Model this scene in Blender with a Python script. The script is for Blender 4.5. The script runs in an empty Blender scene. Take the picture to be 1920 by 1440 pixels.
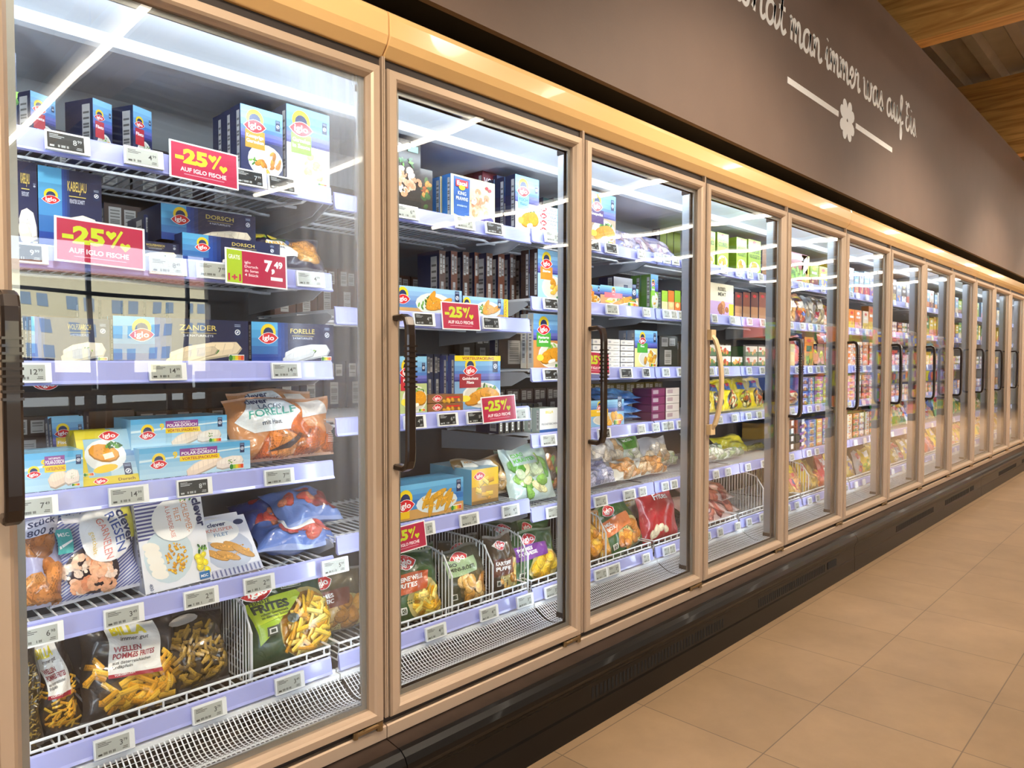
import bpy, math, random
from mathutils import Matrix, Vector
random.seed(7)
S = bpy.context.scene
COL = S.collection
R = math.radians
# ---------------------------------------------------------------- camera
F = 1330.0; H = 1.18; DC = 1.4637
TH = math.atan(1301 / F); PT = math.atan(41 / F)
cam = bpy.data.cameras.new('camera'); cam.sensor_width = 36; cam.lens = F / 1920 * 36
cam.clip_start = .05; cam.clip_end = 200
co = bpy.data.objects.new('camera', cam); COL.objects.link(co)
FW = Vector((math.cos(TH) * math.cos(PT), math.sin(TH) * math.cos(PT), -math.sin(PT)))
CP = Vector((0, -DC, H)); co.location = CP
co.rotation_euler = FW.to_track_quat('-Z', 'Y').to_euler()
S.camera = co
RT = Vector((math.sin(TH), -math.cos(TH), 0)); UP = RT.cross(FW)
def P(x, y, yp):                       # a point of the photograph on the vertical plane y = yp
    d = FW * F + RT * (x - 960) + UP * (720 - y)
    t = (yp - CP.y) / d.y
    q = CP + d * t
    return q.x, q.z
def PX(x, yp): return P(x, 679, yp)[0]
# ---------------------------------------------------------------- world and view
W = bpy.data.worlds.new('sky'); S.world = W; W.use_nodes = True
bgn = W.node_tree.nodes['Background']; bgn.inputs[0].default_value = (.75, .85, 1, 1); bgn.inputs[1].default_value = 6.5
S.view_settings.view_transform = 'Standard'; S.view_settings.look = 'None'
S.view_settings.exposure = 0.0; S.view_settings.gamma = 1; S.view_settings.use_curve_mapping = False
try:
    S.cycles.max_bounces = 6; S.cycles.transparent_max_bounces = 10; S.cycles.use_adaptive_sampling = True; S.cycles.adaptive_threshold = .04; S.cycles.caustics_reflective = False
    S.cycles.caustics_refractive = False; S.cycles.sample_clamp_indirect = 6; S.cycles.use_denoising = True
except Exception: pass
def area(name, loc, sx, sy, power, color, direction, spread=180):
    l = bpy.data.lights.new(name, 'AREA'); l.shape = 'RECTANGLE'; l.size = sx; l.size_y = sy
    l.energy = power; l.color = color; l.spread = R(spread)
    o = bpy.data.objects.new(name, l); COL.objects.link(o); o.location = loc
    o.rotation_euler = Vector(direction).to_track_quat('-Z', 'Y').to_euler()
    return o
DW = .784; XB = lambda k: 1.0406 + DW * (k - 1) - (.031 if k < 1 else 0)      # door k spans XB(k-1)..XB(k)
NB = 14
COOL = (.80, .90, 1.0); WARM = (1.0, .84, .66)
LED_P, TOP_P, TUBE_E, SPOT_P = 2.1, 2.6, 15.0, 38.0
for k in range(-1, NB + 1):            # upright lamps behind the door posts
    a = area('post_lamp', (XB(k), .0965, 1.09), .03, 1.5, LED_P, COOL, (0, 1, 0))
for k in range(0, NB + 1):             # lamp in the canopy over each bay
    area('canopy_lamp', (XB(k) - DW / 2, .043, 1.872), .70, .03, TOP_P, COOL, (0, .78, -.63))
sn = bpy.data.lights.new('sun', 'SUN'); sn.energy = 15; sn.angle = .01; so = bpy.data.objects.new('sun', sn); COL.objects.link(so)
so.location = (0, 5, 30); so.rotation_euler = Vector((.3, -1, -.75)).to_track_quat('-Z', 'Y').to_euler()
# ---------------------------------------------------------------- materials
def lin(c):
    if isinstance(c, str):
        c = [int(c[i:i + 2], 16) / 255 for i in (0, 2, 4)]
    return tuple(((v + .055) / 1.055) ** 2.4 if v > .04045 else v / 12.92 for v in c[:3])
MATS = {}
def nodes(name):
    m = bpy.data.materials.new(name); m.use_nodes = True; MATS[name] = m
    return m, m.node_tree.nodes, m.node_tree.links, m.node_tree.nodes['Principled BSDF']
def mat(name, c, rough=.5, metal=0, coat=0, bump=0, bscale=60, mott=0, mscale=5, spec=.5):
    m, N, L, b = nodes(name)
    b.inputs['Base Color'].default_value = (*lin(c), 1); b.inputs['Roughness'].default_value = rough
    b.inputs['Metallic'].default_value = metal; b.inputs['Coat Weight'].default_value = coat
    b.inputs['Specular IOR Level'].default_value = spec
    if mott:
        t = N.new('ShaderNodeTexNoise'); t.inputs['Scale'].default_value = mscale; t.inputs['Detail'].default_value = 6
        g = N.new('ShaderNodeTexCoord'); L.new(g.outputs['Object'], t.inputs['Vector'])
        r = N.new('ShaderNodeValToRGB'); l = lin(c)
        r.color_ramp.elements[0].position = .3; r.color_ramp.elements[1].position = .7
        r.color_ramp.elements[0].color = (*[v * (1 - mott) for v in l], 1); r.color_ramp.elements[1].color = (*[min(1, v * (1 + mott)) for v in l], 1)
        L.new(t.outputs[0], r.inputs[0]); L.new(r.outputs[0], b.inputs['Base Color'])
    if bump:
        t = N.new('ShaderNodeTexNoise'); t.inputs['Scale'].default_value = bscale; t.inputs['Detail'].default_value = 4
        g = N.new('ShaderNodeTexCoord'); L.new(g.outputs['Object'], t.inputs['Vector'])
        u = N.new('ShaderNodeBump'); u.inputs['Strength'].default_value = bump; u.inputs['Distance'].default_value = .01
        L.new(t.outputs[0], u.inputs['Height']); L.new(u.outputs[0], b.inputs['Normal'])
    return m
def emis(name, c, e):
    m = bpy.data.materials.new(name); m.use_nodes = True; n = m.node_tree.nodes; n.clear()
    a = n.new('ShaderNodeEmission'); o = n.new('ShaderNodeOutputMaterial'); a.inputs[0].default_value = (*c, 1); a.inputs[1].default_value = e
    m.node_tree.links.new(a.outputs[0], o.inputs[0]); MATS[name] = m; return m
frame_m = mat('champagne_aluminium', 'BDA68F', .5, .35)
header_m = mat('cream_yellow_enamel', 'E9BF82', .22, 0, .5)
dark_m = mat('dark_rubber', '2A211D', .5)
void_m = mat('dark_void', '0C0908', .9)
bumper_m = mat('brown_plastic_bumper', '080605', .34, 0, .05, spec=.3, mott=.25, mscale=9)
ledge_m = mat('brown_metal_ledge', '40332D', .36, .4, mott=.22, mscale=14)
handle_m = mat('dark_bronze_plastic', '2B211C', .28, .3, .4)
cream_m = mat('cream_plastic', 'E3C596', .4)
white_m = mat('white_coated_steel', 'F0F3F6', .35)
wire_m = mat('white_coated_wire', 'E6EAF0', .35)
canopy_m = mat('white_canopy_liner', 'E8EEF4', .3)
liner_m = mat('grey_liner', '3E4046', .5, mott=.1)
rail_m = mat('lavender_plastic_rail', 'A9AEE6', .25, 0, .4)
bracket_m = mat('grey_sheet_bracket', 'B9BEC6', .4, .2)
lens_m = mat('grey_lamp_cover', 'B4BAC0', .35)
post_m = mat('bronze_post', '857A70', .3, .5)
hinge_m = mat('brass_hinge', '8C7350', .35, .8)
spacer_m = mat('silver_spacer', 'A9AAA8', .3, .8)
gold_m = mat('gold_spacer', 'B58A30', .35, .7)
brown_m = mat('brown_painted_wall', '6E5B50', .6, bump=.10, bscale=160, mott=.04)
letter_m = mat('white_lettering', 'FFFFFF', .5)
tagw_m = mat('white_tag_plastic', 'EDEFF0', .4)
beige_wall_m = mat('beige_wall', 'C9B796', .8)
mull_m = mat('dark_window_bar', '2D2B2A', .5)
house_m = mat('pale_yellow_render', 'EBDDB4', .9)
glassdark_m = mat('far_window', '8FA3B5', .2)
roof_m = mat('terracotta_roof', 'A26A55', .9)
carton_m = mat('brown_carton', '8A6544', .8, mott=.15)
shelfm = mat('grey_shelf_metal', '6B665F', .5)
lamp_m = emis('lamp_tube', (1, .88, .72), TUBE_E)
def wood(name, c0, c1):
    m, N, L, b = nodes(name)
    g = N.new('ShaderNodeTexCoord'); mp = N.new('ShaderNodeMapping'); L.new(g.outputs['Object'], mp.inputs[0])
    mp.inputs['Scale'].default_value = (3, .35, 5)
    t = N.new('ShaderNodeTexNoise'); t.inputs['Scale'].default_value = 4; t.inputs['Detail'].default_value = 8; t.inputs['Distortion'].default_value = 1.2
    L.new(mp.outputs[0], t.inputs['Vector'])
    r = N.new('ShaderNodeValToRGB'); r.color_ramp.elements[0].position = .35; r.color_ramp.elements[1].position = .65
    r.color_ramp.elements[0].color = (*lin(c0), 1); r.color_ramp.elements[1].color = (*lin(c1), 1)
    L.new(t.outputs[0], r.inputs[0]); L.new(r.outputs[0], b.inputs['Base Color']); b.inputs['Roughness'].default_value = .55
    return m
wood_m = wood('spruce_beam', 'B88240', 'E6B56A')
def deck():
    return mat('corrugated_steel', 'B5B0A8', .45, .4, mott=.1)
deck_m = deck()
def floor_mat():
    m, N, L, b = nodes('beige_floor_tiles')
    g = N.new('ShaderNodeTexCoord'); mp = N.new('ShaderNodeMapping'); L.new(g.outputs['Object'], mp.inputs[0])
    mp.inputs['Location'].default_value = (TOX, TOY, 0)
    k = N.new('ShaderNodeTexBrick'); k.offset = 0; k.squash = 1
    k.inputs['Scale'].default_value = 1; k.inputs['Brick Width'].default_value = TX; k.inputs['Row Height'].default_value = TY
    k.inputs['Mortar Size'].default_value = .0022; k.inputs['Mortar Smooth'].default_value = .3
    k.inputs['Color1'].default_value = (*lin('A98D6E'), 1); k.inputs['Color2'].default_value = (*lin('A08567'), 1); k.inputs['Mortar'].default_value = (*lin('756250'), 1)
    L.new(mp.outputs[0], k.inputs['Vector'])
    t = N.new('ShaderNodeTexNoise'); t.inputs['Scale'].default_value = 3; t.inputs['Detail'].default_value = 9; t.inputs['Roughness'].default_value = .65
    L.new(g.outputs['Object'], t.inputs['Vector'])
    r = N.new('ShaderNodeValToRGB'); r.color_ramp.elements[0].position = .3; r.color_ramp.elements[1].position = .75
    r.color_ramp.elements[0].color = (.8, .79, .78, 1); r.color_ramp.elements[1].color = (1.08, 1.07, 1.05, 1)
    L.new(t.outputs[0], r.inputs[0])
    x = N.new('ShaderNodeMix'); x.data_type = 'RGBA'; x.blend_type = 'MULTIPLY'; x.inputs[0].default_value = 1
    L.new(k.outputs['Color'], x.inputs[6]); L.new(r.outputs[0], x.inputs[7]); L.new(x.outputs[2], b.inputs['Base Color'])
    b.inputs['Roughness'].default_value = .42
    return m
TX, TY, TOX, TOY = .431, .427, 0, 0
def printed(name, rough, coat, bump=0):
    m, N, L, b = nodes(name)
    a = N.new('ShaderNodeAttribute'); a.attribute_name = 'ink'; L.new(a.outputs['Color'], b.inputs['Base Color'])
    b.inputs['Roughness'].default_value = rough; b.inputs['Coat Weight'].default_value = coat; b.inputs['Coat Roughness'].default_value = .12
    if bump:
        t = N.new('ShaderNodeTexNoise'); t.inputs['Scale'].default_value = 22; t.inputs['Detail'].default_value = 3; t.inputs['Distortion'].default_value = 1
        g = N.new('ShaderNodeTexCoord'); L.new(g.outputs['Object'], t.inputs['Vector'])
        u = N.new('ShaderNodeBump'); u.inputs['Strength'].default_value = bump; u.inputs['Distance'].default_value = .02
        L.new(t.outputs[0], u.inputs['Height']); L.new(u.outputs[0], b.inputs['Normal'])
    return m
card_m = printed('printed_card', .38, .25)
foil_m = printed('printed_plastic_film', .3, .7, .28)
def glass_mat(name, haze):
    m = bpy.data.materials.new(name); m.use_nodes = True; N = m.node_tree.nodes; L = m.node_tree.links; N.clear()
    o = N.new('ShaderNodeOutputMaterial'); tr = N.new('ShaderNodeBsdfTransparent'); gl = N.new('ShaderNodeBsdfGlossy')
    tr.inputs[0].default_value = (.97, .985, .985, 1); gl.inputs['Roughness'].default_value = .004; gl.inputs[0].default_value = (1, 1, 1, 1)
    lw = N.new('ShaderNodeLayerWeight'); lw.inputs[0].default_value = .5
    p = N.new('ShaderNodeMath'); p.operation = 'POWER'; p.inputs[1].default_value = 5; L.new(lw.outputs['Facing'], p.inputs[0])
    q = N.new('ShaderNodeMath'); q.operation = 'MULTIPLY_ADD'; q.inputs[1].default_value = .9; q.inputs[2].default_value = .045; L.new(p.outputs[0], q.inputs[0])
    mx = N.new('ShaderNodeMixShader'); L.new(q.outputs[0], mx.inputs[0]); L.new(tr.outputs[0], mx.inputs[1]); L.new(gl.outputs[0], mx.inputs[2])
    g = N.new('ShaderNodeTexCoord'); t = N.new('ShaderNodeTexNoise'); t.inputs['Scale'].default_value = 2.2; t.inputs['Detail'].default_value = 1
    L.new(g.outputs['Object'], t.inputs['Vector'])
    u = N.new('ShaderNodeBump'); u.inputs['Strength'].default_value = .12; u.inputs['Distance'].default_value = .02
    L.new(t.outputs[0], u.inputs['Height']); L.new(u.outputs[0], gl.inputs['Normal'])
    out = mx
    if haze:
        mp = N.new('ShaderNodeMapping'); mp.inputs['Scale'].default_value = (26, 26, 1.1); L.new(g.outputs['Object'], mp.inputs[0])
        t2 = N.new('ShaderNodeTexNoise'); t2.inputs['Scale'].default_value = 2; t2.inputs['Detail'].default_value = 6; L.new(mp.outputs[0], t2.inputs['Vector'])
        sx = N.new('ShaderNodeSeparateXYZ'); L.new(g.outputs['Object'], sx.inputs[0])
        mr = N.new('ShaderNodeMapRange'); mr.inputs[1].default_value = .1; mr.inputs[2].default_value = .36; L.new(sx.outputs[0], mr.inputs[0])
        mz = N.new('ShaderNodeMapRange'); mz.inputs[1].default_value = .7; mz.inputs[2].default_value = 1.5; mz.inputs[3].default_value = .35; L.new(sx.outputs[2], mz.inputs[0])
        a = N.new('ShaderNodeMath'); a.operation = 'MULTIPLY'; L.new(mr.outputs[0], a.inputs[0]); L.new(mz.outputs[0], a.inputs[1])
        c = N.new('ShaderNodeMath'); c.operation = 'MULTIPLY'; L.new(a.outputs[0], c.inputs[0]); L.new(t2.outputs[0], c.inputs[1])
        c2 = N.new('ShaderNodeMath'); c2.operation = 'MULTIPLY'; L.new(c.outputs[0], c2.inputs[0]); c2.inputs[1].default_value = haze
        df = N.new('ShaderNodeBsdfDiffuse'); df.inputs[0].default_value = (.9, .95, 1, 1); tl = N.new('ShaderNodeBsdfTranslucent'); tl.inputs[0].default_value = (.9, .95, 1, 1)
        ad = N.new('ShaderNodeMixShader'); ad.inputs[0].default_value = .5; L.new(df.outputs[0], ad.inputs[1]); L.new(tl.outputs[0], ad.inputs[2])
        m2 = N.new('ShaderNodeMixShader'); L.new(c2.outputs[0], m2.inputs[0]); L.new(mx.outputs[0], m2.inputs[1]); L.new(ad.outputs[0], m2.inputs[2])
        out = m2
    L.new(out.outputs[0], o.inputs[0]); return m
glass_m = glass_mat('door_glass', 0)
hazy_m = glass_mat('misted_door_glass', .5)
# ---------------------------------------------------------------- mesh builder
class MB:
    def __init__(s): s.v = []; s.f = []; s.c = []
    def poly(s, pts, c=None):
        n = len(s.v); s.v += [tuple(p) for p in pts]; s.f.append(tuple(range(n, n + len(pts)))); s.c.append(c)
    def box(s, x0, y0, z0, x1, y1, z1, c=None, cf=None):
        n = len(s.v)
        s.v += [(x0, y0, z0), (x1, y0, z0), (x1, y1, z0), (x0, y1, z0), (x0, y0, z1), (x1, y0, z1), (x1, y1, z1), (x0, y1, z1)]
        for i, q in enumerate([(0, 1, 5, 4), (1, 2, 6, 5), (2, 3, 7, 6), (3, 0, 4, 7), (4, 5, 6, 7), (3, 2, 1, 0)]):
            s.f.append(tuple(n + j for j in q)); s.c.append(cf[i] if cf else c)
    def prism(s, prof, x0, x1, c=None):          # profile of (y, z), swept along x
        n = len(s.v); k = len(prof)
        s.v += [(x0, y, z) for y, z in prof] + [(x1, y, z) for y, z in prof]
        for i in range(k):
            j = (i + 1) % k; s.f.append((n + i, n + j, n + k + j, n + k + i)); s.c.append(c)
        s.f.append(tuple(n + i for i in range(k))[::-1]); s.c.append(c)
        s.f.append(tuple(n + k + i for i in range(k))); s.c.append(c)
    def tube(s, pts, r, sides=6, c=None):
        pts = [Vector(p) for p in pts]; n0 = len(s.v)
        for i, p in enumerate(pts):
            d = (pts[min(i + 1, len(pts) - 1)] - pts[max(i - 1, 0)]).normalized()
            a = d.cross(Vector((0, 0, 1)) if abs(d.z) < .9 else Vector((1, 0, 0))).normalized(); b = d.cross(a)
            for k in range(sides):
                t = 2 * math.pi * (k + .5) / sides
                s.v.append(tuple(p + (a * math.cos(t) + b * math.sin(t)) * r))
        for i in range(len(pts) - 1):
            for k in range(sides):
                q = (k + 1) % sides; s.f.append((n0 + i * sides + k, n0 + i * sides + q, n0 + (i + 1) * sides + q, n0 + (i + 1) * sides + k)); s.c.append(c)
        s.f.append(tuple(n0 + k for k in range(sides))); s.c.append(c)
        s.f.append(tuple(n0 + (len(pts) - 1) * sides + k for k in range(sides))[::-1]); s.c.append(c)
    def mesh(s, name, m, smooth=False):
        me = bpy.data.meshes.new(name); me.from_pydata(s.v, [], s.f); me.update()
        if any(c is not None for c in s.c):
            at = me.attributes.new('ink', 'FLOAT_COLOR', 'FACE'); buf = []
            for c in s.c: buf += [*(c or (1, 1, 1)), 1]
            at.data.foreach_set('color', buf)
        me.materials.append(m)
        if smooth:
            me.polygons.foreach_set('use_smooth', [True] * len(me.polygons))
        return me
    def build(s, name, m, parent=None, loc=(0, 0, 0), smooth=False):
        return link(name, s.mesh(name, m, smooth), parent, loc)
def link(name, me, parent=None, loc=(0, 0, 0)):
    o = bpy.data.objects.new(name, me); COL.objects.link(o); o.location = loc
    if parent: o.parent = parent
    return o
def bevel(o, w, n=2):
    b = o.modifiers.new('bevel', 'BEVEL'); b.width = w; b.segments = n; b.limit_method = 'ANGLE'; return o
def empty(name, loc=(0, 0, 0)):
    o = bpy.data.objects.new(name, None); COL.objects.link(o); o.location = loc; o.empty_display_size = .05; return o
def tag(o, label, cat, group=None):
    o['label'] = label; o['category'] = cat
    if group: o['group'] = group
    return o
def struct(o): o['kind'] = 'structure'; return o
# ---------------------------------------------------------------- lettering and printed art
TXT = {}
def glyphs(s, bold=0, shear=0):
    k = (s, bold, shear)
    if k not in TXT:
        cu = bpy.data.curves.new('t', 'FONT'); cu.body = s; cu.size = 1; cu.offset = bold; cu.shear = shear; cu.resolution_u = 2; cu.fill_mode = 'FRONT'
        ob = bpy.data.objects.new('t', cu); me = bpy.data.meshes.new_from_object(ob)
        vs = [(v.co.x, v.co.y) for v in me.vertices]; fs = [[vs[i] for i in p.vertices] for p in me.polygons]
        bpy.data.meshes.remove(me); bpy.data.objects.remove(ob); bpy.data.curves.remove(cu)
        x0 = min([v[0] for v in vs] or [0]); x1 = max([v[0] for v in vs] or [1])
        TXT[k] = ([[(x - x0, y) for x, y in f] for f in fs], x1 - x0)
    return TXT[k]
def hexl(c): return lin(c) if isinstance(c, str) else c
def shade(c, k): return tuple(max(0, min(1, v * k)) for v in hexl(c))
def mixc(a, b, t):
    a, b = hexl(a), hexl(b); return tuple(x + (y - x) * t for x, y in zip(a, b))
class Art:
    def __init__(s, w, h, base, seed=1):
        s.w, s.h, s.base = w, h, hexl(base); s.p = []; s.r = random.Random(seed)
    def poly(s, pts, c):
        if len(pts) > 4:
            cx = sum(p[0] for p in pts) / len(pts); cy = sum(p[1] for p in pts) / len(pts)
            t = [[(cx, cy), pts[i], pts[(i + 1) % len(pts)]] for i in range(len(pts))]
        elif len(pts) == 4: t = [[pts[0], pts[1], pts[2]], [pts[0], pts[2], pts[3]]]
        else: t = [pts]
        s.p.append((t, hexl(c)))
    def rect(s, x0, y0, x1, y1, c, ang=0):
        cx, cy = (x0 + x1) / 2, (y0 + y1) / 2; ca, sa = math.cos(R(ang)), math.sin(R(ang))
        s.poly([(cx + (x - cx) * ca - (y - cy) * sa, cy + (x - cx) * sa + (y - cy) * ca) for x, y in ((x0, y0), (x1, y0), (x1, y1), (x0, y1))], c)
    def ell(s, cx, cy, rx, ry, c, ang=0, n=12, a0=0, a1=360):
        ca, sa = math.cos(R(ang)), math.sin(R(ang)); pts = []
        for i in range(n):
            t = R(a0 + (a1 - a0) * i / (n if a1 - a0 == 360 else n - 1)); x, y = rx * math.cos(t), ry * math.sin(t)
            pts.append((cx + x * ca - y * sa, cy + x * sa + y * ca))
        s.poly(pts, c)
    def grad(s, x0, y0, x1, y1, c0, c1, n=5, horiz=False):
        for i in range(n):
            c = mixc(c0, c1, i / max(1, n - 1))
            if horiz: s.rect(x0 + (x1 - x0) * i / n, y0, x0 + (x1 - x0) * (i + 1) / n, y1, c)
            else: s.rect(x0, y0 + (y1 - y0) * i / n, x1, y0 + (y1 - y0) * (i + 1) / n, c)
    def text(s, t, x, y, h, c, ang=0, bold=.012, shear=0, fit=None, al='l'):
        g, w = glyphs(t, bold, shear); k = h / .70; kx = k
        if fit: kx = min(k * 1.25, fit / max(w, .01)) if fit > 0 else -fit / w
        W_ = w * kx; ox = {'l': 0, 'c': -W_ / 2, 'r': -W_}[al]; ca, sa = math.cos(R(ang)), math.sin(R(ang))
        s.p.append(([[(x + (px * kx + ox) * ca - py * k * sa, y + (px * kx + ox) * sa + py * k * ca) for px, py in f] for f in g], hexl(c), 1))
    # ---- recurring marks
    def iglo(s, x, y, w, disc=True):
        if disc:
            s.ell(x, y + w * .30, w * .40, w * .42, 'F2D21E', n=16); s.ell(x, y + w * .26, w * .27, w * .28, '1D2E5E', n=12)
        def lens(k, c):
            n = 7; a = w / 2 * k; b = w * .27 * k
            s.poly([(x - a + 2 * a * i / n, y + b * math.sin(math.pi * i / n) ** .8 + a * .10 * (i / n - .5)) for i in range(n)] +
                   [(x + a - 2 * a * i / n, y - b * math.sin(math.pi * i / n) ** .8 - a * .10 * (i / n - .5)) for i in range(n)], c)
        lens(1.08, 'FFFFFF'); lens(1, 'D6202A')
        s.text('iglo', x, y - w * .10, w * .25, 'FFFFFF', bold=.025, fit=w * .62, al='c')
    def seal(s, x, y, w):
        s.poly([(x - w / 2, y - w * .9), (x + w / 2, y - w * .9), (x + w / 2, y + w * 1.2), (x - w / 2, y + w * 1.2)], '1A2B57')
        for j in (.75, .95): s.rect(x - w * .4, y + w * j, x + w * .4, y + w * (j + .08), 'AFC0DC')
        s.ell(x, y, w * .38, w * .38, 'F2F6FA'); s.ell(x, y, w * .27, w * .27, '24427E'); s.ell(x - w * .02, y - w * .04, w * .2, w * .08, 'F2F6FA', 30); s.ell(x + w * .02, y + w * .1, w * .16, w * .05, 'F2F6FA', 30)
    def bars(s, x0, y0, x1, y1, vert=False, bg='D8D6D2', n=16, ink='6A6866'):
        s.rect(x0, y0, x1, y1, bg); m = .12
        for i in range(n):
            if s.r.random() < .6:
                a = m + (1 - 2 * m) * i / n; b = a + .7 * (1 - 2 * m) / n
                if vert: s.rect(x0 + (x1 - x0) * m, y0 + (y1 - y0) * a, x1 - (x1 - x0) * m, y0 + (y1 - y0) * b, ink)
                else: s.rect(x0 + (x1 - x0) * a, y0 + (y1 - y0) * .25, x0 + (x1 - x0) * b, y1 - (y1 - y0) * m, ink)
    def score(s, x, y, w):
        s.rect(x - .001, y - .001, x + w + .001, y + w * .36, 'F4F4F4')
        for i, c in enumerate(['3E8E41', '9CC53B', 'F0D02A', 'EE8A2A', 'E04B2A']): s.rect(x + w * i / 5, y, x + w * (i + 1) / 5, y + w * .3, c)
        s.ell(x + w * .1, y + w * .15, w * .13, w * .2, '2F7E35')
    # ---- food pictures
    def scat(s, cx, cy, rx, ry, n):
        for _ in range(n):
            t = s.r.uniform(0, 6.283); q = math.sqrt(s.r.random())
            yield cx + rx * q * math.cos(t), cy + ry * q * math.sin(t)
    def fries(s, cx, cy, rx, ry, n=60, L=.035, w=.006, pal=('E9B52A', 'F3CB4A', 'D79A1E', 'F8DC74'), bg='A87414'):
        if bg: s.ell(cx, cy, rx * 1.05, ry * 1.05, bg, n=18)
        for x, y in s.scat(cx, cy, rx * .86, ry * .88, n):
            a = s.r.uniform(-50, 70); l = L * s.r.uniform(.6, 1); c = hexl(s.r.choice(pal))
            s.rect(x - l / 2, y - w * .9, x + l / 2, y + w * .25, shade(c, .55), a); s.rect(x - l / 2, y - w / 2, x + l / 2, y + w / 2, c, a)
            s.rect(x - l / 2, y + w * .1, x + l / 2, y + w * .5, shade(c, 1.25), a)
    def blobs(s, cx, cy, rx, ry, n, z, pal, asp=.7, edge=.6):
        for x, y in s.scat(cx, cy, rx, ry, n):
            a = s.r.uniform(0, 180); k = z * s.r.uniform(.6, 1.15); c = hexl(s.r.choice(pal)); m = s.r.uniform(.85, 1.1)
            s.ell(x, y - k * .12, k * 1.06, k * asp * 1.08, shade(c, edge), a, 9); s.ell(x, y, k, k * asp, shade(c, m), a, 9)
            s.ell(x - k * .15, y + k * .18, k * .5, k * asp * .45, shade(c, m * 1.35), a, 7)
    def leaves(s, cx, cy, rx, ry, n=16, z=.008):
        for x, y in s.scat(cx, cy, rx, ry, n):
            s.ell(x, y, z * s.r.uniform(.6, 1.2), z * .4, s.r.choice(['3E7B2A', '6BA43A', '2C5A22', '8DBE4C']), s.r.uniform(0, 180), 6)
    def prawns(s, cx, cy, rx, ry, n=12, z=.014):
        for x, y in s.scat(cx, cy, rx, ry, n):
            a0 = s.r.uniform(0, 360); c = s.r.choice(['F3B58E', 'F7CDB0', 'EE9D72', 'FBE3D2'])
            for i in range(7):
                t = R(a0 + i * 32); k = z * (.48 - .045 * i)
                s.ell(x + z * .62 * math.cos(t), y + z * .62 * math.sin(t), k * 1.1, k, shade(c, .88 if i % 2 else 1.05), math.degrees(t), 8)
    def fillet(s, cx, cy, w, h, ang=10, c='F0E3CC', herb=True):
        ca, sa = math.cos(R(ang)), math.sin(R(ang))
        def q(pts, col): s.poly([(cx + x * w * ca - y * h * sa, cy + x * w * sa + y * h * ca) for x, y in pts], col)
        o = [(-.5, -.3), (-.3, -.5), (.1, -.46), (.42, -.4), (.5, -.05), (.44, .35), (.1, .5), (-.25, .42), (-.48, .15)]
        q([(x * 1.03, y * 1.1 - .08) for x, y in o], shade(c, .55)); q(o, c); q([(x * .8 + .02, y * .55 + .15) for x, y in o], shade(c, 1.15))
        for i in range(6):
            x = -.35 + .14 * i; q([(x, -.33), (x + .015, -.33), (x + .075, .33), (x + .06, .33)], shade(c, .90))
        if herb: s.leaves(cx + w * .05, cy, w * .14, h * .2, 9, w * .04)
    def nugget(s, cx, cy, w, h, ang, c='DFA02E'):
        s.ell(cx, cy - h * .06, w / 2 * 1.05, h / 2 * 1.1, shade(c, .5), ang, 12); s.ell(cx, cy, w / 2, h / 2, c, ang, 12)
        for x, y in s.scat(cx, cy, w * .36, h * .32, 14): s.ell(x, y, w * .05, w * .03, shade(c, s.r.choice([.8, 1.25, 1.45])), s.r.uniform(0, 180), 5)
def tri_split(t, m):
    out = []; st = [t]
    while st:
        q = st.pop(); d = [math.dist(q[i], q[(i + 1) % 3]) for i in range(3)]; k = max(range(3), key=lambda i: d[i])
        if d[k] <= m: out.append(q)
        else:
            a, b, c = q[k], q[(k + 1) % 3], q[(k + 2) % 3]; e = ((a[0] + b[0]) / 2, (a[1] + b[1]) / 2); st += [[a, e, c], [e, b, c]]
    return out
def put_art(mb, art, fn, step, cell=None, lift=0):
    for i, pr in enumerate(art.p):
        ts, c = pr[0], pr[1]; up = lift if len(pr) > 2 else 0
        for t in ts:
            if cell:
                if len(t) > 3: t3 = [[t[0], t[j], t[j + 1]] for j in range(1, len(t) - 1)]
                else: t3 = [t]
                for q in t3:
                    for z in tri_split(q, cell): mb.poly([fn(a, b, .0003 + step * i + up) for a, b in z], c)
            else: mb.poly([fn(a, b, .0003 + step * i) for a, b in t], c)
def carton(w, h, d, art, side='20284A', top=None, sideart=None):
    mb = MB(); sd = hexl(side); tp = hexl(top or side)
    mb.box(-w / 2, 0, 0, w / 2, d, h, cf=[art.base, sd, sd, sd, tp, tp])
    put_art(mb, art, lambda a, b, o: (a - w / 2, -o, b), 1.2e-5)
    if sideart: put_art(mb, sideart, lambda a, b, o: (-w / 2 - o, d - a, b), 1.2e-5)
    return mb.mesh('carton', card_m)
def side_bars(d, h, seed=3, bg='C4C2C0'):
    a = Art(d, h, '000000', seed)
    a.bars(d * .62, h * .08, d * .9, h * .92, True, bg, 14) if d > .03 else a.bars(d * .25, h * .1, d * .75, h * .9, True, bg, 22)
    return a
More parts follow.
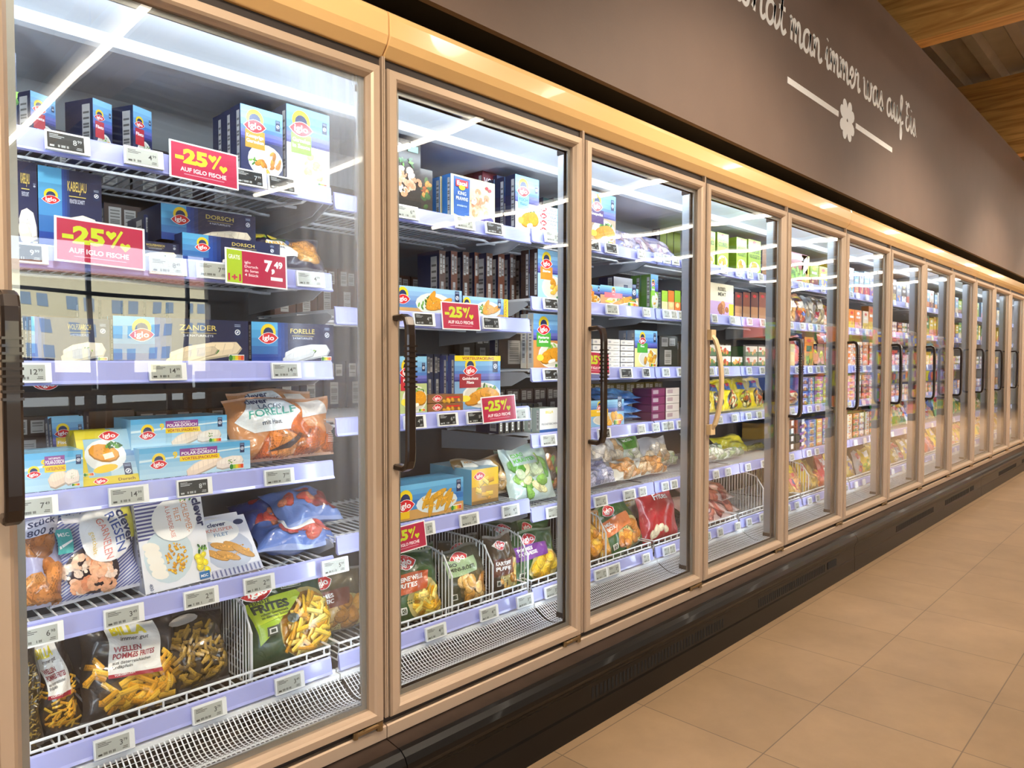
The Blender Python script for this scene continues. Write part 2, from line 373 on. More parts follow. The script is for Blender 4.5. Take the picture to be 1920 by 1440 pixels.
def pouch(w, h, t, art, back=None, seed=1, wr=.005, nx=18, ny=24, cell=.008, crimp=True):
    rr = random.Random(seed); ph = [rr.uniform(0, 6.28) for _ in range(8)]; fr = [rr.uniform(5, 14) for _ in range(8)]
    def shp(u, v):
        pu = max(0, 1 - abs(2 * u - 1) ** 2.6) ** .55; vv = max(0, min(1, (v - .03) / .94)); pv = max(0, math.sin(math.pi * vv ** .85)) ** .45
        return pu * pv
    def f(a, b, off, sgn=-1):
        u, v = a / w, b / h; q = shp(u, v)
        n = wr * (math.sin(u * fr[0] + v * fr[1] + ph[0]) + .7 * math.sin(u * fr[2] * 1.8 - v * fr[3] + ph[1]) + .5 * math.sin(v * fr[4] * 2.2 + ph[2]) * math.cos(u * 9 + ph[3]))
        x = (u - .5) * w * (1 - .07 * math.sin(math.pi * v)) + .004 * math.sin(v * 11 + ph[4]); z = v * h + .006 * math.sin(u * 7 + ph[5]) * (v ** 3)
        y = sgn * (t / 2 * q) + sgn * n * min(1, q * 1.6) * .8 + (sgn * off) + .006 * math.sin(u * 6 + ph[6]) * (1 - q)
        return (x, y, z)
    mb = MB(); bc = hexl(back) if back else art.base
    for sgn, c in ((-1, art.base), (1, bc)):
        n = len(mb.v)
        for j in range(ny + 1):
            for i in range(nx + 1): mb.v.append(f(w * i / nx, h * j / ny, 0, sgn))
        for j in range(ny):
            for i in range(nx):
                q = (n + j * (nx + 1) + i, n + j * (nx + 1) + i + 1, n + (j + 1) * (nx + 1) + i + 1, n + (j + 1) * (nx + 1) + i)
                mb.f.append(q if sgn < 0 else q[::-1])
                cc = c
                if crimp and (j == 0 or j == ny - 1): cc = shade(mixc(c, 'FFFFFF', .18), 1.0)
                mb.c.append(cc)
    put_art(mb, art, lambda a, b, o: f(min(max(a, .001), w - .001), min(max(b, .001), h - .001), o), 6e-5, cell, .0007)
    me = mb.mesh('bag', foil_m, True); return me
# ---------------------------------------------------------------- the building around
floor = MB(); floor.poly([(-12, -14, 0), (26, -14, 0), (26, 1.2, 0), (-12, 1.2, 0)])
TOX = -(2.465 % TX); TOY = -(-.534 % TY)
struct(floor.build('floor', floor_mat()))
w = MB(); w.box(-12, 0, 2.120, 11.9, .02, 3.360); wl = struct(w.build('wall_freezer_fascia', brown_m))
w = MB(); w.box(-12, .9, 0, 26, 1.1, 4.3); struct(w.build('wall_back', void_m))
w = MB(); w.box(24, -14, 0, 24.2, .9, 4.3); struct(w.build('wall_end', beige_wall_m))
w = MB(); w.box(-12.2, -14, 0, -12, .9, 4.3); struct(w.build('wall_near_end', beige_wall_m))
w = MB(); w.box(-12, .12, 2.040, 11.9, .9, 2.07); w.box(-12, .022, 2.13, 11.9, .9, 2.15); struct(w.build('trim_top_shade', void_m))  # black cabinet top and board above it, coloured as the gap's shade
# corrugated deck, ribs along x
dk = MB(); y = -14.0; zt = 4.20; prof = []
while y < 1.2:
    prof += [(y, zt + .07), (y + .17, zt + .07), (y + .21, zt), (y + .30, zt), (y + .34, zt + .07)]; y += .34
for i in range(len(prof) - 1):
    (y0, z0), (y1, z1) = prof[i], prof[i + 1]
    if abs(y0 - y1) + abs(z0 - z1) > 1e-6: dk.poly([(-12, y0, z0), (26, y0, z0), (26, y1, z1), (-12, y1, z1)])
struct(dk.build('ceiling', deck_m))
for i in range(-4, 5):
    x = 5.42 + 3.66 * i
    b = MB(); b.box(x, -13.8, 3.362, x + .15, .88, 4.20)
    tag(b.build('timber_beam', wood_m), 'glued spruce roof beam %s' % {0: 'above the end of the wall slogan, beside corrugated steel', 1: 'beyond the corrugated steel, behind the top edge of the brown wall'}.get(i, 'of the store roof, number %d along the aisle' % (i + 5)), 'beam', 'timber roof beams')
# window wall behind the aisle, houses outside
w = MB(); YW = -13.0
w.box(-12, YW - .2, 0, 26, YW, .5); w.box(-12, YW - .2, 3.3, 26, YW, 4.3); w.box(6.0, YW - .2, .5, 26, YW, 3.3); struct(w.build('wall_window_side', beige_wall_m))
w = MB()
for i in range(-7, 4): w.box(i * 1.7 + .45, YW - .12, .5, i * 1.7 + .52, YW - .04, 3.3)
w.box(-12, YW - .12, 2.35, 6.0, YW - .04, 2.41); struct(w.build('window_1', mull_m))
g = empty('apartment_building'); tag(g, 'pale yellow apartment building outside the shop windows, mirrored in the nearest glass door', 'building')
m = MB(); m.box(-40, -104, 0, 70, -100, 11.6); m.build('wall', house_m, g)
m = MB(); m.prism([(-105, 11.6), (-99.4, 11.6), (-102, 13.2)], -41, 71); m.build('roof', roof_m, g)
for r_ in range(3):
    for i in range(26):
        x = -12 + (i // 2) * 4.6 + (i % 2) * 1.7; m = MB(); m.box(x, -100.05, 2.2 + r_ * 2.7, x + 1.1, -99.96, 3.6 + r_ * 2.7); m.build('window', glassdark_m, g)
gr = MB(); gr.poly([(-60, -140, -.05), (60, -140, -.05), (60, -14, -.05), (-60, -14, -.05)]); struct(gr.build('ground_outside', mat('paving_outside', '9A978F', .9)))
# tube lamps of the aisle, hung across it
for i, x in enumerate([-3.5, -1.1, 1.39, 3.9, 6.6, 9.1, 11.6, 14.1, 16.6, 19.1]):
    lp = empty('tube_lamp', (x, -.62, 3.12)); tag(lp, 'long slim ceiling tube lamp hung across the aisle, number %d down the row' % (i + 1), 'lamp', 'ceiling tube lamps')
    m = MB(); m.box(-.08, -5.98, .036, .08, 0, .09); m.build('housing', tagw_m, lp)
    for j in range(4):
        m = MB(); m.tube([(0, -5.94 + j * 1.49, 0), (0, -5.94 + j * 1.49 + 1.43, 0)], .025, 10); m.build('tube', lamp_m, lp)
    for yy in (-.5, -3, -5.4): m = MB(); m.tube([(0, yy, .08), (0, yy, 1.14)], .004, 4); m.build('hanger', bracket_m, lp)
for i, x in enumerate([-2.3, .1, 2.6, 5.2, 7.8, 10.2, 12.8, 15.3, 17.8]):     # spot lamps over the aisle, aimed at freezer and floor
    sp = empty('track_spot', (x, -1.7, 3.15)); tag(sp, 'small black track spotlight aimed at the freezer row, number %d on its track' % (i + 1), 'lamp', 'track spotlights over the aisle')
    m = MB(); m.tube([(0, 0, 0), (0, .09, -.14)], .05, 12); m.build('lamp_head', void_m, sp)
    m = MB(); m.tube([(0, 0, .03), (0, 0, 1.12)], .008, 6); m.build('stem', void_m, sp)
    l = bpy.data.lights.new('spot_bulb', 'SPOT'); l.energy = SPOT_P * 6; l.color = WARM; l.spot_size = R(104); l.spot_blend = .7; l.shadow_soft_size = .12
    lo = bpy.data.objects.new('spot_bulb', l); COL.objects.link(lo); lo.location = (x, -1.7 + .10, 3.15 - .16)
    lo.rotation_euler = Vector((.1, .62, -1)).to_track_quat('-Z', 'Y').to_euler()
    if x > 6:  # extra head and light, added to brighten the shelving mirrored in the far doors
        m = MB(); m.tube([(.2, 0, 0), (.2, -.09, -.14)], .05, 12); m.build('lamp_head', void_m, sp)
        shelf_fill = l.copy(); shelf_fill.energy = 800; shelf_fill.spot_size = R(120); lo = bpy.data.objects.new('spot_bulb', shelf_fill); COL.objects.link(lo); lo.location = (x + .2, -1.8, 2.97)
        lo.rotation_euler = Vector((0, -.6, -1)).to_track_quat('-Z', 'Y').to_euler()
# ---------------------------------------------------------------- wall lettering
def smooth_pts(p, n=6):
    out = []
    for i in range(len(p) - 1):
        p0 = p[max(i - 1, 0)]; p1 = p[i]; p2 = p[i + 1]; p3 = p[min(i + 2, len(p) - 1)]
        for k in range(n):
            t = k / n
            out.append(tuple(.5 * (2 * p1[j] + (p2[j] - p0[j]) * t + (2 * p0[j] - 5 * p1[j] + 4 * p2[j] - p3[j]) * t * t + (3 * p1[j] - p0[j] - 3 * p2[j] + p3[j]) * t ** 3) for j in (0, 1)))
    out.append(p[-1]); return out
# strokes in units of x-height, advance last
SC = {
 'w': ([[(0, .85), (.06, .95), (.1, .6), (.12, .15), (.25, 0), (.4, .15), (.46, .95), (.47, .2), (.6, 0), (.75, .15), (.82, .6), (.8, .95), (.95, .8)]], .98),
 'h': ([[(0, .1), (.12, .5), (.3, 1.3), (.28, 1.7), (.16, 1.6), (.12, 1.0), (.1, 0)], [(.1, .3), (.22, .85), (.38, 1.0), (.48, .8), (.46, .2), (.56, 0), (.72, .2)]], .72),
 'a': ([[(.5, .85), (.35, 1.0), (.15, .85), (.06, .5), (.1, .12), (.25, 0), (.4, .2), (.5, .6), (.54, .95), (.52, .3), (.6, .02), (.74, .2)]], .74),
 't': ([[(0, .2), (.14, .7), (.24, 1.6), (.2, .9), (.18, .3), (.28, 0), (.46, .22)], [(.02, 1.05), (.42, 1.1)]], .5),
 'm': ([[(0, .9), (.08, 1.0), (.1, .6), (.08, 0)], [(.1, .4), (.22, .9), (.34, .95), (.38, .6), (.36, 0)], [(.38, .4), (.5, .9), (.62, .95), (.67, .6), (.66, .2), (.74, 0), (.88, .2)]], .88),
 'n': ([[(0, .9), (.08, 1.0), (.1, .6), (.08, 0)], [(.1, .4), (.24, .9), (.38, .95), (.43, .6), (.42, .2), (.52, 0), (.68, .2)]], .68),
 'i': ([[(0, .3), (.12, .95), (.12, .3), (.2, 0), (.36, .2)], [(.14, 1.32), (.16, 1.4)]], .36),
 'e': ([[(0, .35), (.2, .5), (.36, .75), (.26, 1.0), (.1, .75), (.08, .3), (.2, 0), (.36, .06), (.5, .3)]], .5),
 'r': ([[(0, .3), (.1, .85), (.16, 1.05), (.2, .88), (.36, .88), (.34, .4), (.4, .02), (.56, .2)]], .56),
 's': ([[(0, .15), (.15, .6), (.26, 1.0), (.3, .7), (.4, .35), (.34, .02), (.16, .02), (.14, .14)], [(.34, .04), (.52, .25)]], .52),
 'u': ([[(0, .3), (.1, .95), (.1, .3), (.2, 0), (.34, .2), (.44, .95), (.44, .3), (.52, 0), (.66, .2)]], .66),
 'f': ([[(0, .2), (.2, .7), (.36, 1.5), (.28, 1.75), (.18, 1.5), (.18, .3), (.16, -.7), (.26, -.8), (.32, -.4), (.24, .02), (.5, .25)]], .5),
 'E': ([[(.5, 1.45), (.42, 1.62), (.26, 1.55), (.16, 1.2), (.26, .9), (.42, .88)], [(.34, .88), (.12, .7), (.06, .3), (.2, 0), (.42, .04), (.58, .35)], [(.1, 1.5), (.04, 1.7)]], .66),
 '.': ([[(.05, .02), (.07, .06)]], .2), }
sg = empty('wall_slogan', (3, -.0008, 2.733)); tag(sg, 'white handwritten slogan, two bars and clover on the brown wall above the freezers', 'lettering')
XH = .106
def ribbon(mb, pts, w, y0=.001, y1=.0008):
    L_ = []; Rr = []
    for i, p in enumerate(pts):
        a = pts[max(i - 1, 0)]; b = pts[min(i + 1, len(pts) - 1)]; dx, dz = b[0] - a[0], b[1] - a[1]; l = math.hypot(dx, dz) or 1
        L_.append((p[0] - dz / l * w / 2, p[1] + dx / l * w / 2)); Rr.append((p[0] + dz / l * w / 2, p[1] - dx / l * w / 2))
    for i in range(len(pts) - 1):
        q = [L_[i], L_[i + 1], Rr[i + 1], Rr[i]]
        mb.poly([(x, y0 - .002, z) for x, z in q])
        mb.poly([(L_[i][0], y0 - .002, L_[i][1]), (L_[i][0], y1, L_[i][1]), (L_[i + 1][0], y1, L_[i + 1][1]), (L_[i + 1][0], y0 - .002, L_[i + 1][1])])
        mb.poly([(Rr[i][0], y0 - .002, Rr[i][1]), (Rr[i + 1][0], y0 - .002, Rr[i + 1][1]), (Rr[i + 1][0], y1, Rr[i + 1][1]), (Rr[i][0], y1, Rr[i][1])])
for wd, x0, x1 in (('what', 2.83, 3.365), ('man', 3.405, 3.80), ('immer', 3.85, 4.37), ('was', 4.425, 4.785), ('auf', 4.845, 5.185), ('Eis.', 5.235, 5.50)):
    tot = sum(SC[c][1] for c in wd); kx = (x1 - x0) / tot; mb = MB(); x = x0
    for c in wd:
        for st in SC[c][0]:
            ribbon(mb, smooth_pts([(x + px * kx - 3, py * XH) for px, py in st], 5), .0215)
        x += SC[c][1] * kx
    mb.build('slogan_lettering', letter_m, sg)
for x0, x1 in ((3.382, 4.04), (4.306, 4.963)):
    m = MB(); m.box(x0 - 3, -.0016, 2.516 - 2.733, x1 - 3, .0008, 2.547 - 2.733); m.build('slogan_bar', letter_m, sg)
m = MB()
for q in range(4):
    for sgn in (-1, 1):
        a = R(45 + 90 * q + sgn * 19); cx, cz = 4.173 - 3 + .064 * math.cos(a), 2.529 - 2.733 + .064 * math.sin(a)
        ca, sa = math.cos(a), math.sin(a); pts_ = []
        for i in range(16):
            t = 2 * math.pi * i / 16; u, v = .056 * math.cos(t), .031 * math.sin(t) * (1 + .3 * math.cos(t)); pts_.append((cx + u * ca - v * sa, -.001 - .0003 * sgn, cz + u * sa + v * ca))
        m.poly(pts_)
m.build('clover', letter_m, sg)
# ---------------------------------------------------------------- freezer cabinets
STD = [1.645, 1.408, 1.156, .922, .659]
SH = {k: list(STD) for k in range(0, NB + 1)}
SH[1] = [1.648, 1.416, 1.179, .910, .648]
SH[2] = [1.637, 1.328, 1.023, .697]
ZBIN = .352; YF = .24
def shelf_mesh():
    mb = MB(); x = .012
    while x < DW - .01:
        mb.tube([(x, YF + .004, -.004), (x, .70, -.004)], .0022, 4); x += .024
    for y in (YF + .01, .45, .69): mb.tube([(.01, y, -.0095), (DW - .01, y, -.0095)], .0035, 5)
    return mb.mesh('shelf', wire_m)
def shelf_under():
    mb = MB()
    for y in (.36, .52): mb.tube([(.02, y, -.03), (DW - .10, y, -.03), (DW - .05, y + .03, -.03), (DW - .02, y + .03, -.03)], .0045, 6)
    mb.tube([(DW - .03, .27, -.014), (DW - .05, .30, -.035), (DW - .10, .40, -.04)], .004, 6)
    return mb.mesh('support_wire', wire_m)
def rail_mesh():
    mb = MB(); mb.prism([(YF - .004, .004), (YF - .010, 0), (YF - .014, -.038), (YF - .020, -.044), (YF - .014, -.047), (YF - .004, -.042)], .004, DW - .006)
    return mb.mesh('price_rail', rail_m)
def bracket_mesh():
    mb = MB(); pr = [(.72, -.012), (.27, -.012), (.25, -.020), (.25, -.028), (.33, -.062), (.72, -.085)]
    for x in (.004, DW - .0075):
        n = len(mb.v); mb.prism([(y, z) for y, z in pr], x, x + .003)
    return mb.mesh('bracket', bracket_m)
ME = dict(shelf=shelf_mesh(), under=shelf_under(), rail=rail_mesh(), bracket=bracket_mesh())
def bin_mesh():
    mb = MB(); x = .012
    while x < DW - .01:
        mb.tube([(x, YF + .004, 0), (x, .70, 0)], .0022, 4); x += .024
    for z in (.050, .030):
        mb.tube([(.012, YF + .004, 0), (.012, YF - .004, z), (DW - .016, YF - .004, z), (DW - .016, YF + .004, 0)], .0032, 6)
    x = .05
    while x < DW - .03:
        mb.tube([(x, YF - .004, .03), (x, YF - .004, .05)], .0025, 4); x += .05
    mb.tube([(.012, YF - .004, .05), (.012, .45, .05)], .0032, 5); mb.tube([(DW - .016, YF - .004, .05), (DW - .016, .45, .05)], .0032, 5)
    return mb.mesh('bin', wire_m)
def binrail_mesh():
    mb = MB(); mb.prism([(YF - .012, .026), (YF - .016, .022), (YF - .022, -.012), (YF - .026, -.018), (YF - .016, -.018), (YF - .010, -.012)], .004, DW - .02)
    return mb.mesh('price_rail', rail_m)
def divider_mesh():
    mb = MB(); y0, y1 = YF + .012, .68; fr = [(y0, 0), (y0, .14), (y0 + .04, .20), (y0 + .10, .215), (y1, .215)]
    mb.tube([(0, y, z) for y, z in fr], .0036, 6)
    y = y0 + .016
    while y < y1:
        zt_ = .14 + (y - y0) / .04 * .06 if y < y0 + .04 else .215
        mb.tube([(0, y, 0), (0, y, min(zt_, .215))], .0018, 4); y += .0165
    return mb.mesh('divider', wire_m)
def grille_mesh():
    mb = MB(); n = 13; y0, y1 = .212, .058
    def pr(t): return (y0 + (y1 - y0) * t, .318 - .009 * t - .028 * math.sin(math.pi * min(1, t * 1.02)) ** 1.2)
    P_ = [pr(i / n) for i in range(n + 1)]
    x = .006
    while x < DW - .006:
        for i in range(n):
            (a, b), (c, d) = P_[i], P_[i + 1]; mb.poly([(x, a, b), (x + .0030, a, b), (x + .0030, c, d), (x, c, d)])
        x += .0108
    for i in range(n + 1):
        a, b = P_[i]; mb.poly([(.004, a + .0013, b + .0003), (DW - .004, a + .0013, b + .0003), (DW - .004, a - .0013, b + .0003), (.004, a - .0013, b + .0003)])
    mb.box(.002, .212, .312, DW - .002, .238, .327); mb.box(.002, .232, .30, DW - .002, .24, .334)
    return mb.mesh('return_air_grille', white_m)
def tray_mesh():
    mb = MB(); mb.prism([(.02, .298), (.056, .311), (.058, .295), (.03, .288)], .0, DW); return mb.mesh('sill_strip', bracket_m)
ME.update(bin=bin_mesh(), binrail=binrail_mesh(), divider=divider_mesh(), grille=grille_mesh(), sill=tray_mesh())
# doors
DHW = DW / 2 - .011; ZB, ZT = .281, 1.904; FWD = .035
def door_frame():
    mb = MB(); o = [(-DHW, ZB), (DHW, ZB), (DHW, ZT), (-DHW, ZT)]; t = FWD
    i1 = [(-DHW + t, ZB + t), (DHW - t, ZB + t), (DHW - t, ZT - t), (-DHW + t, ZT - t)]
    def lvl(s, y): return [(sx + (ix - sx) * s, y, sz + (iz - sz) * s) for (sx, sz), (ix, iz) in zip(o, i1)]
    L = [lvl(0, .030), lvl(0, -.004), lvl(.10, -.010), lvl(.62, -.012), lvl(.78, -.008), lvl(.90, -.001), lvl(1, .004), lvl(1, .030)]
    for a, b in zip(L, L[1:] + L[:1]):
        for k in range(4):
            j = (k + 1) % 4; mb.poly([a[k], a[j], b[j], b[k]])
    return mb.mesh('door', frame_m)
def ring(name, inset0, inset1, y0, y1, m):
    mb = MB(); a = (-DHW + inset0, ZB + inset0, DHW - inset0, ZT - inset0); b = (-DHW + inset1, ZB + inset1, DHW - inset1, ZT - inset1)
    mb.box(a[0], y0, a[1], b[0], y1, a[3]); mb.box(b[2], y0, a[1], a[2], y1, a[3]); mb.box(b[0], y0, a[1], b[2], y1, b[1]); mb.box(b[0], y0, b[3], b[2], y1, a[3])
    return mb.mesh(name, m)
def glass_mesh(m):
    mb = MB(); mb.box(-DHW + .030, .010, ZB + .030, DHW - .030, .014, ZT - .030); return mb.mesh('glass', m)
def handle_mesh():
    mb = MB(); x = -DHW + .020; z0, z1 = .905, 1.302; yo = -.062
    def bar(pts, hx, hy):
        n0 = len(mb.v)
        for (y, z) in pts[0]: pass
    path = [(-.012, z1 - .012), (-.044, z1 - .010), (-.058, z1 - .016), (-.064, z1 - .032), (-.066, z1 - .055), (-.066, z0 + .055), (-.064, z0 + .032), (-.058, z0 + .016), (-.044, z0 + .010), (-.012, z0 + .012)]
    n = len(path); vs = []
    for i, (y, z) in enumerate(path):
        a = path[max(0, i - 1)]; b = path[min(n - 1, i + 1)]; d = math.hypot(b[0] - a[0], b[1] - a[1]); ny, nz = -(b[1] - a[1]) / d, (b[0] - a[0]) / d
        hw = .013; ht = .0075
        s0 = [(-hw, -ht * .6), (-hw * .7, -ht), (hw * .7, -ht), (hw, -ht * .6), (hw, ht * .6), (hw * .7, ht), (-hw * .7, ht), (-hw, ht * .6)]
        vs.append([(x + u, y + ny * v, z + nz * v) for u, v in s0])
    for a, b in zip(vs, vs[1:]):
        for k in range(8): j = (k + 1) % 8; mb.poly([a[k], a[j], b[j], b[k]])
    mb.poly(vs[0]); mb.poly(vs[-1][::-1])
    for k in range(9): z = z1 - .085 - .0125 * k; mb.box(x - .0142, -.0760, z, x + .0142, -.0585, z + .0045)
    return mb.mesh('handle', handle_m)
def cream_handle_mesh():
    mb = MB(); x = -DHW + .020; z0, z1 = .895, 1.300; n = 14; vs = []
    for i in range(n + 1):
        t = i / n; z = z0 + (z1 - z0) * t; y = -.014 - .052 * math.sin(math.pi * t) ** .55; hw = .016 - .006 * math.sin(math.pi * t); ht = .010
        vs.append([(x + hw * math.cos(R(45 * k + 22)), y + ht * math.sin(R(45 * k + 22)), z) for k in range(8)])
    for a, b in zip(vs, vs[1:]):
        for k in range(8): j = (k + 1) % 8; mb.poly([a[k], a[j], b[j], b[k]])
    mb.poly(vs[0][::-1]); mb.poly(vs[-1]); mb.box(x - .018, -.03, z0 - .012, x + .018, -.010, z0 + .03); mb.box(x - .018, -.03, z1 - .03, x + .018, -.010, z1 + .012)
    return mb.mesh('handle', cream_m, False)
def hinge_mesh():
    mb = MB(); x1 = DHW; mb.tube([(x1 - .012, -.006, ZB - .020), (x1 - .012, -.006, ZB + .002)], .009, 8); mb.box(x1 - .06, -.012, ZB - .007, x1 - .006, .012, ZB - .002)
    mb.tube([(x1 - .075, -.004, ZB - .010), (x1 - .05, -.010, ZB - .006), (x1 - .012, -.008, ZB - .006)], .006, 6); mb.tube([(x1 - .078, -.004, ZB - .018), (x1 - .078, -.004, ZB - .001)], .007, 8)
    return mb.mesh('hinge', hinge_m)
ME.update(door=door_frame(), gasket=ring('gasket', -.002, .034, .030, .040, dark_m), spacer=ring('spacer', .030, .048, .0145, .0185, spacer_m), spacer2=ring('spacer', .030, .044, .021, .026, gold_m),
          spacer3=ring('spacer', .030, .050, .027, .0295, dark_m), glass=glass_mesh(glass_m), hazy=glass_mesh(hazy_m), handle=handle_mesh(), cream=cream_handle_mesh(), hinge=hinge_mesh())
def mullion_mesh():
    mb = MB(); mb.box(-.027, .040, .30, .027, .054, 1.905); return mb.mesh('mullion', post_m)
def lens_mesh():
    mb = MB(); mb.prism([(.054, .335), (.086, .335), (.092, .34), (.092, 1.86), (.086, 1.865), (.054, 1.865)], -.016, .016); return mb.mesh('lamp_cover', lens_m)
def cap_mesh():
    mb = MB(); mb.box(-.018, .0545, 1.866, .018, .094, 1.882); mb.box(-.018, .0545, .318, .018, .094, .334); return mb.mesh('lamp_cap', dark_m)
def jamb_mesh():
    mb = MB(); mb.box(-.0045, -.004, .283, -.001, .04, 1.93); mb.box(.001, -.004, .283, .0045, .04, 1.93); return mb.mesh('door_jamb', frame_m)
ME.update(mullion=mullion_mesh(), lens=lens_mesh(), cap=cap_mesh(), jamb=jamb_mesh())
# which doors share a cabinet
MODS = [(0, 1), (2, 5), (6, 9), (10, 13), (14, 14)]
WHERE = ['nearest freezer cabinet, with the misted glass door and bronze handle', 'four-door freezer cabinet with one cream handle among the black ones', 'four-door freezer cabinet right behind the one with the cream handle',
         'four-door freezer cabinet near the far end of the row', 'single freezer section closing the far end of the row']
ORD = ['zeroth', 'first', 'second', 'third', 'fourth', 'fifth', 'sixth', 'seventh', 'eighth', 'ninth', 'tenth', 'eleventh', 'twelfth', 'thirteenth', 'fourteenth']
for mi, (a, b) in enumerate(MODS):
    x0, x1 = XB(a - 1), XB(b); g = .0015
    cab = empty('freezer_cabinet', (x0, 0, 0)); tag(cab, WHERE[mi], 'freezer', 'row of upright glass-door freezers'); L = x1 - x0
    def bl(name, m, *bs):
        mb = MB()
        for q in bs: mb.box(*q)
        return mb.build(name, m, cab)
    mb = MB(); mb.prism([(.02, 1.929), (.0, 1.929), (-.022, 1.952), (-.030, 1.972), (-.030, 2.016), (-.026, 2.030), (-.014, 2.038), (.12, 2.038), (.12, 2.026), (.02, 2.026)], g, L - g)
    hd = mb.build('header_panel', header_m, cab); bevel(hd, .003)
    mb = MB(); mb.prism([(.0, .263), (-.004, .260), (-.004, .231), (.0, .228), (.04, .228), (.04, .263)], g, L - g); mb.build('lower_rail', frame_m, cab)
    mb = MB(); mb.prism([(.02, .2275), (-.003, .2270), (-.050, .222), (-.051, .212), (.02, .205)], g, L - g); mb.build('ledge', ledge_m, cab)
    prof = [(.02, .203), (-.0515, .205), (-.0515, .2225), (-.064, .219), (-.078, .209), (-.087, .194), (-.088, .180), (-.083, .168), (-.076, .159), (-.076, .152), (-.072, .146), (-.072, .085), (-.075, .078), (-.075, .0), (.02, 0)]
    mb = MB(); mb.prism(prof, g, L - g); kb = mb.build('bumper', bumper_m, cab)
    mb = MB()                                                            # vent slots, cut look by dark recess bars
    if a >= 2:
        for s0, s1 in ((.75, 1.63), (1.94, 2.70)):
            x = s0; mb = MB()
            while x < s1: mb.box(x, -.0728, .094, x + .010, -.0715, .132); x += .0215
            mb.build('vent_grille', void_m, cab)
        mb = MB()
    else:
        x = .05
        while x < L - .4: mb.box(x, -.0728, .094, x + .010, -.0715, .132); x += .0215
    if mb.v: mb.build('vent_grille', void_m, cab)
    if a >= 2: bl('socket_plug', void_m, (2.74, -.0745, .096, 2.86, -.0715, .132))
    bl('back_panel', liner_m, (0, .745, .28, L, .78, 1.93))
    bl('floor_pan', dark_m, (0, .06, .225, L, .745, .262))  # pan coloured dark to stand for the shade below the grille holes
    bl('lower_seal', dark_m, (0, .012, .255, L, .03, .300)); bl('upper_seal', dark_m, (0, .008, 1.90, L, .03, 1.93))
    mb = MB(); mb.prism([(.03, 1.928), (.03, 1.924), (.25, 1.892), (.252, 1.866), (.270, 1.862), (.60, 1.868), (.745, 1.80), (.745, 1.93)], 0, L); mb.build('canopy', canopy_m, cab)
    if mi == 0: bl('side_panel', white_m, (-.03, -.0, .24, 0, .78, 1.93))
    if mi == len(MODS) - 1: bl('side_panel', white_m, (L, -.0, .24, L + .03, .78, 1.93))
    for k in range(a, b + 1):
        bx_ = XB(k - 1) - x0
        wx = (XB(k) - XB(k - 1)) / DW
        def wide(o): o.scale = (wx, 1, 1); return o
        d = wide(link('door', ME['door'], cab, (bx_ + DW * wx / 2, 0, 0)))
        for nm, key in (('gasket', 'gasket'), ('glass', 'hazy' if k == 1 else 'glass'), ('spacer', 'spacer'), ('spacer', 'spacer2' if k == 1 else 'spacer3'), ('hinge', 'hinge')): link(nm, ME[key], d)
        h = link('handle', ME['cream' if k == 4 else 'handle'], d)
        if k == 4: h['label'] = 'cream plastic handle, bowed outward'
        wide(link('return_air_grille', ME['grille'], cab, (bx_, 0, 0))); wide(link('sill_strip', ME['sill'], cab, (bx_, 0, 0)))
        for e in ((0, 1) if k == 0 else (1,)):
            mo = link('mullion', ME['mullion'], cab, (bx_ + e * DW * wx, 0, 0)); link('lamp_cover', ME['lens'], mo); link('lamp_cap', ME['cap'], mo); link('door_jamb', ME['jamb'], mo)
        for z in SH[k]:
            s = wide(link('shelf', ME['shelf'], cab, (bx_, 0, z))); link('support_wire', ME['under'], s); link('price_rail', ME['rail'], s); link('bracket', ME['bracket'], s)
        s = wide(link('storage_bin', ME['bin'], cab, (bx_, 0, ZBIN))); link('price_rail', ME['binrail'], s)
        div = {1: [PX(466, .25)], 2: [PX(847, .25), PX(924, .25)], 3: [PX(1138, .25), XB(2) + .01], 4: [PX(1434, .25)], 5: [PX(1504, .3)]}.get(k, [])
        for X in div: link('divider', ME['divider'], s, ((X - XB(k - 1)) / wx, 0, 0))
# ---------------------------------------------------------------- goods: how each thing is placed and described
REG = []
SHN = ['top shelf', 'second shelf', 'third shelf', 'fourth shelf', 'fifth shelf', 'bottom bin']
def shn(bay, sh):
    if sh == 9: return 'bottom bin'
    return SHN[sh]
def zsh(bay, sh): return ZBIN + .003 if sh == 9 else SH[bay][sh]
def put(me, nm, loc, yaw, tilt, roll, desc, cat, group, bay, sh):
    o = link(nm, me); o.location = loc
    o.rotation_euler = (Matrix.Rotation(R(yaw), 3, 'Z') @ Matrix.Rotation(R(-tilt), 3, 'X') @ Matrix.Rotation(R(roll), 3, 'Y')).to_euler()
    o.name = nm if nm != 'carton' else ('fish_carton' if any(q in desc.replace('barcode', '') for q in ('navy', 'fish', 'cod', 'prawn', 'trout', 'fillet', 'blue carton', 'perch')) else 'flat_carton' if 'flat' in desc else 'barcode_carton' if 'edge' in desc else 'upright_carton')
    REG.append((o, desc, cat, group, bay, sh)); return o
def CT(bay, sh, xl, xr, yt, fn, desc, d=.04, rows=2, side='20284A', yaw=0, tilt=0, lift=0, yp=.262, h=None, nm='carton', bars=True, n=1, top=None, roll=0):
    X0, X1 = PX(xl, yp), PX(xr, yp); w = X1 - X0; z = zsh(bay, sh) + .001 + lift; Xc = (X0 + X1) / 2
    if h is None: h = P((xl + xr) / 2, yt, yp)[1] - z
    h = max(h, .02); a = fn(w, h) if callable(fn) else fn
    sa = side_bars(d, h) if bars and h > .05 else None
    me = carton(w, h, d, a, side, top, sa)
    for i in range(min(rows, 3 if bay < 3 and sh == 0 else 2)):
        for j in range(n): put(me, nm, (Xc, yp + i * (d + .003), z + j * (h + .001)), yaw, tilt, roll, desc, 'frozen food box', None, bay, sh)
    return w, h
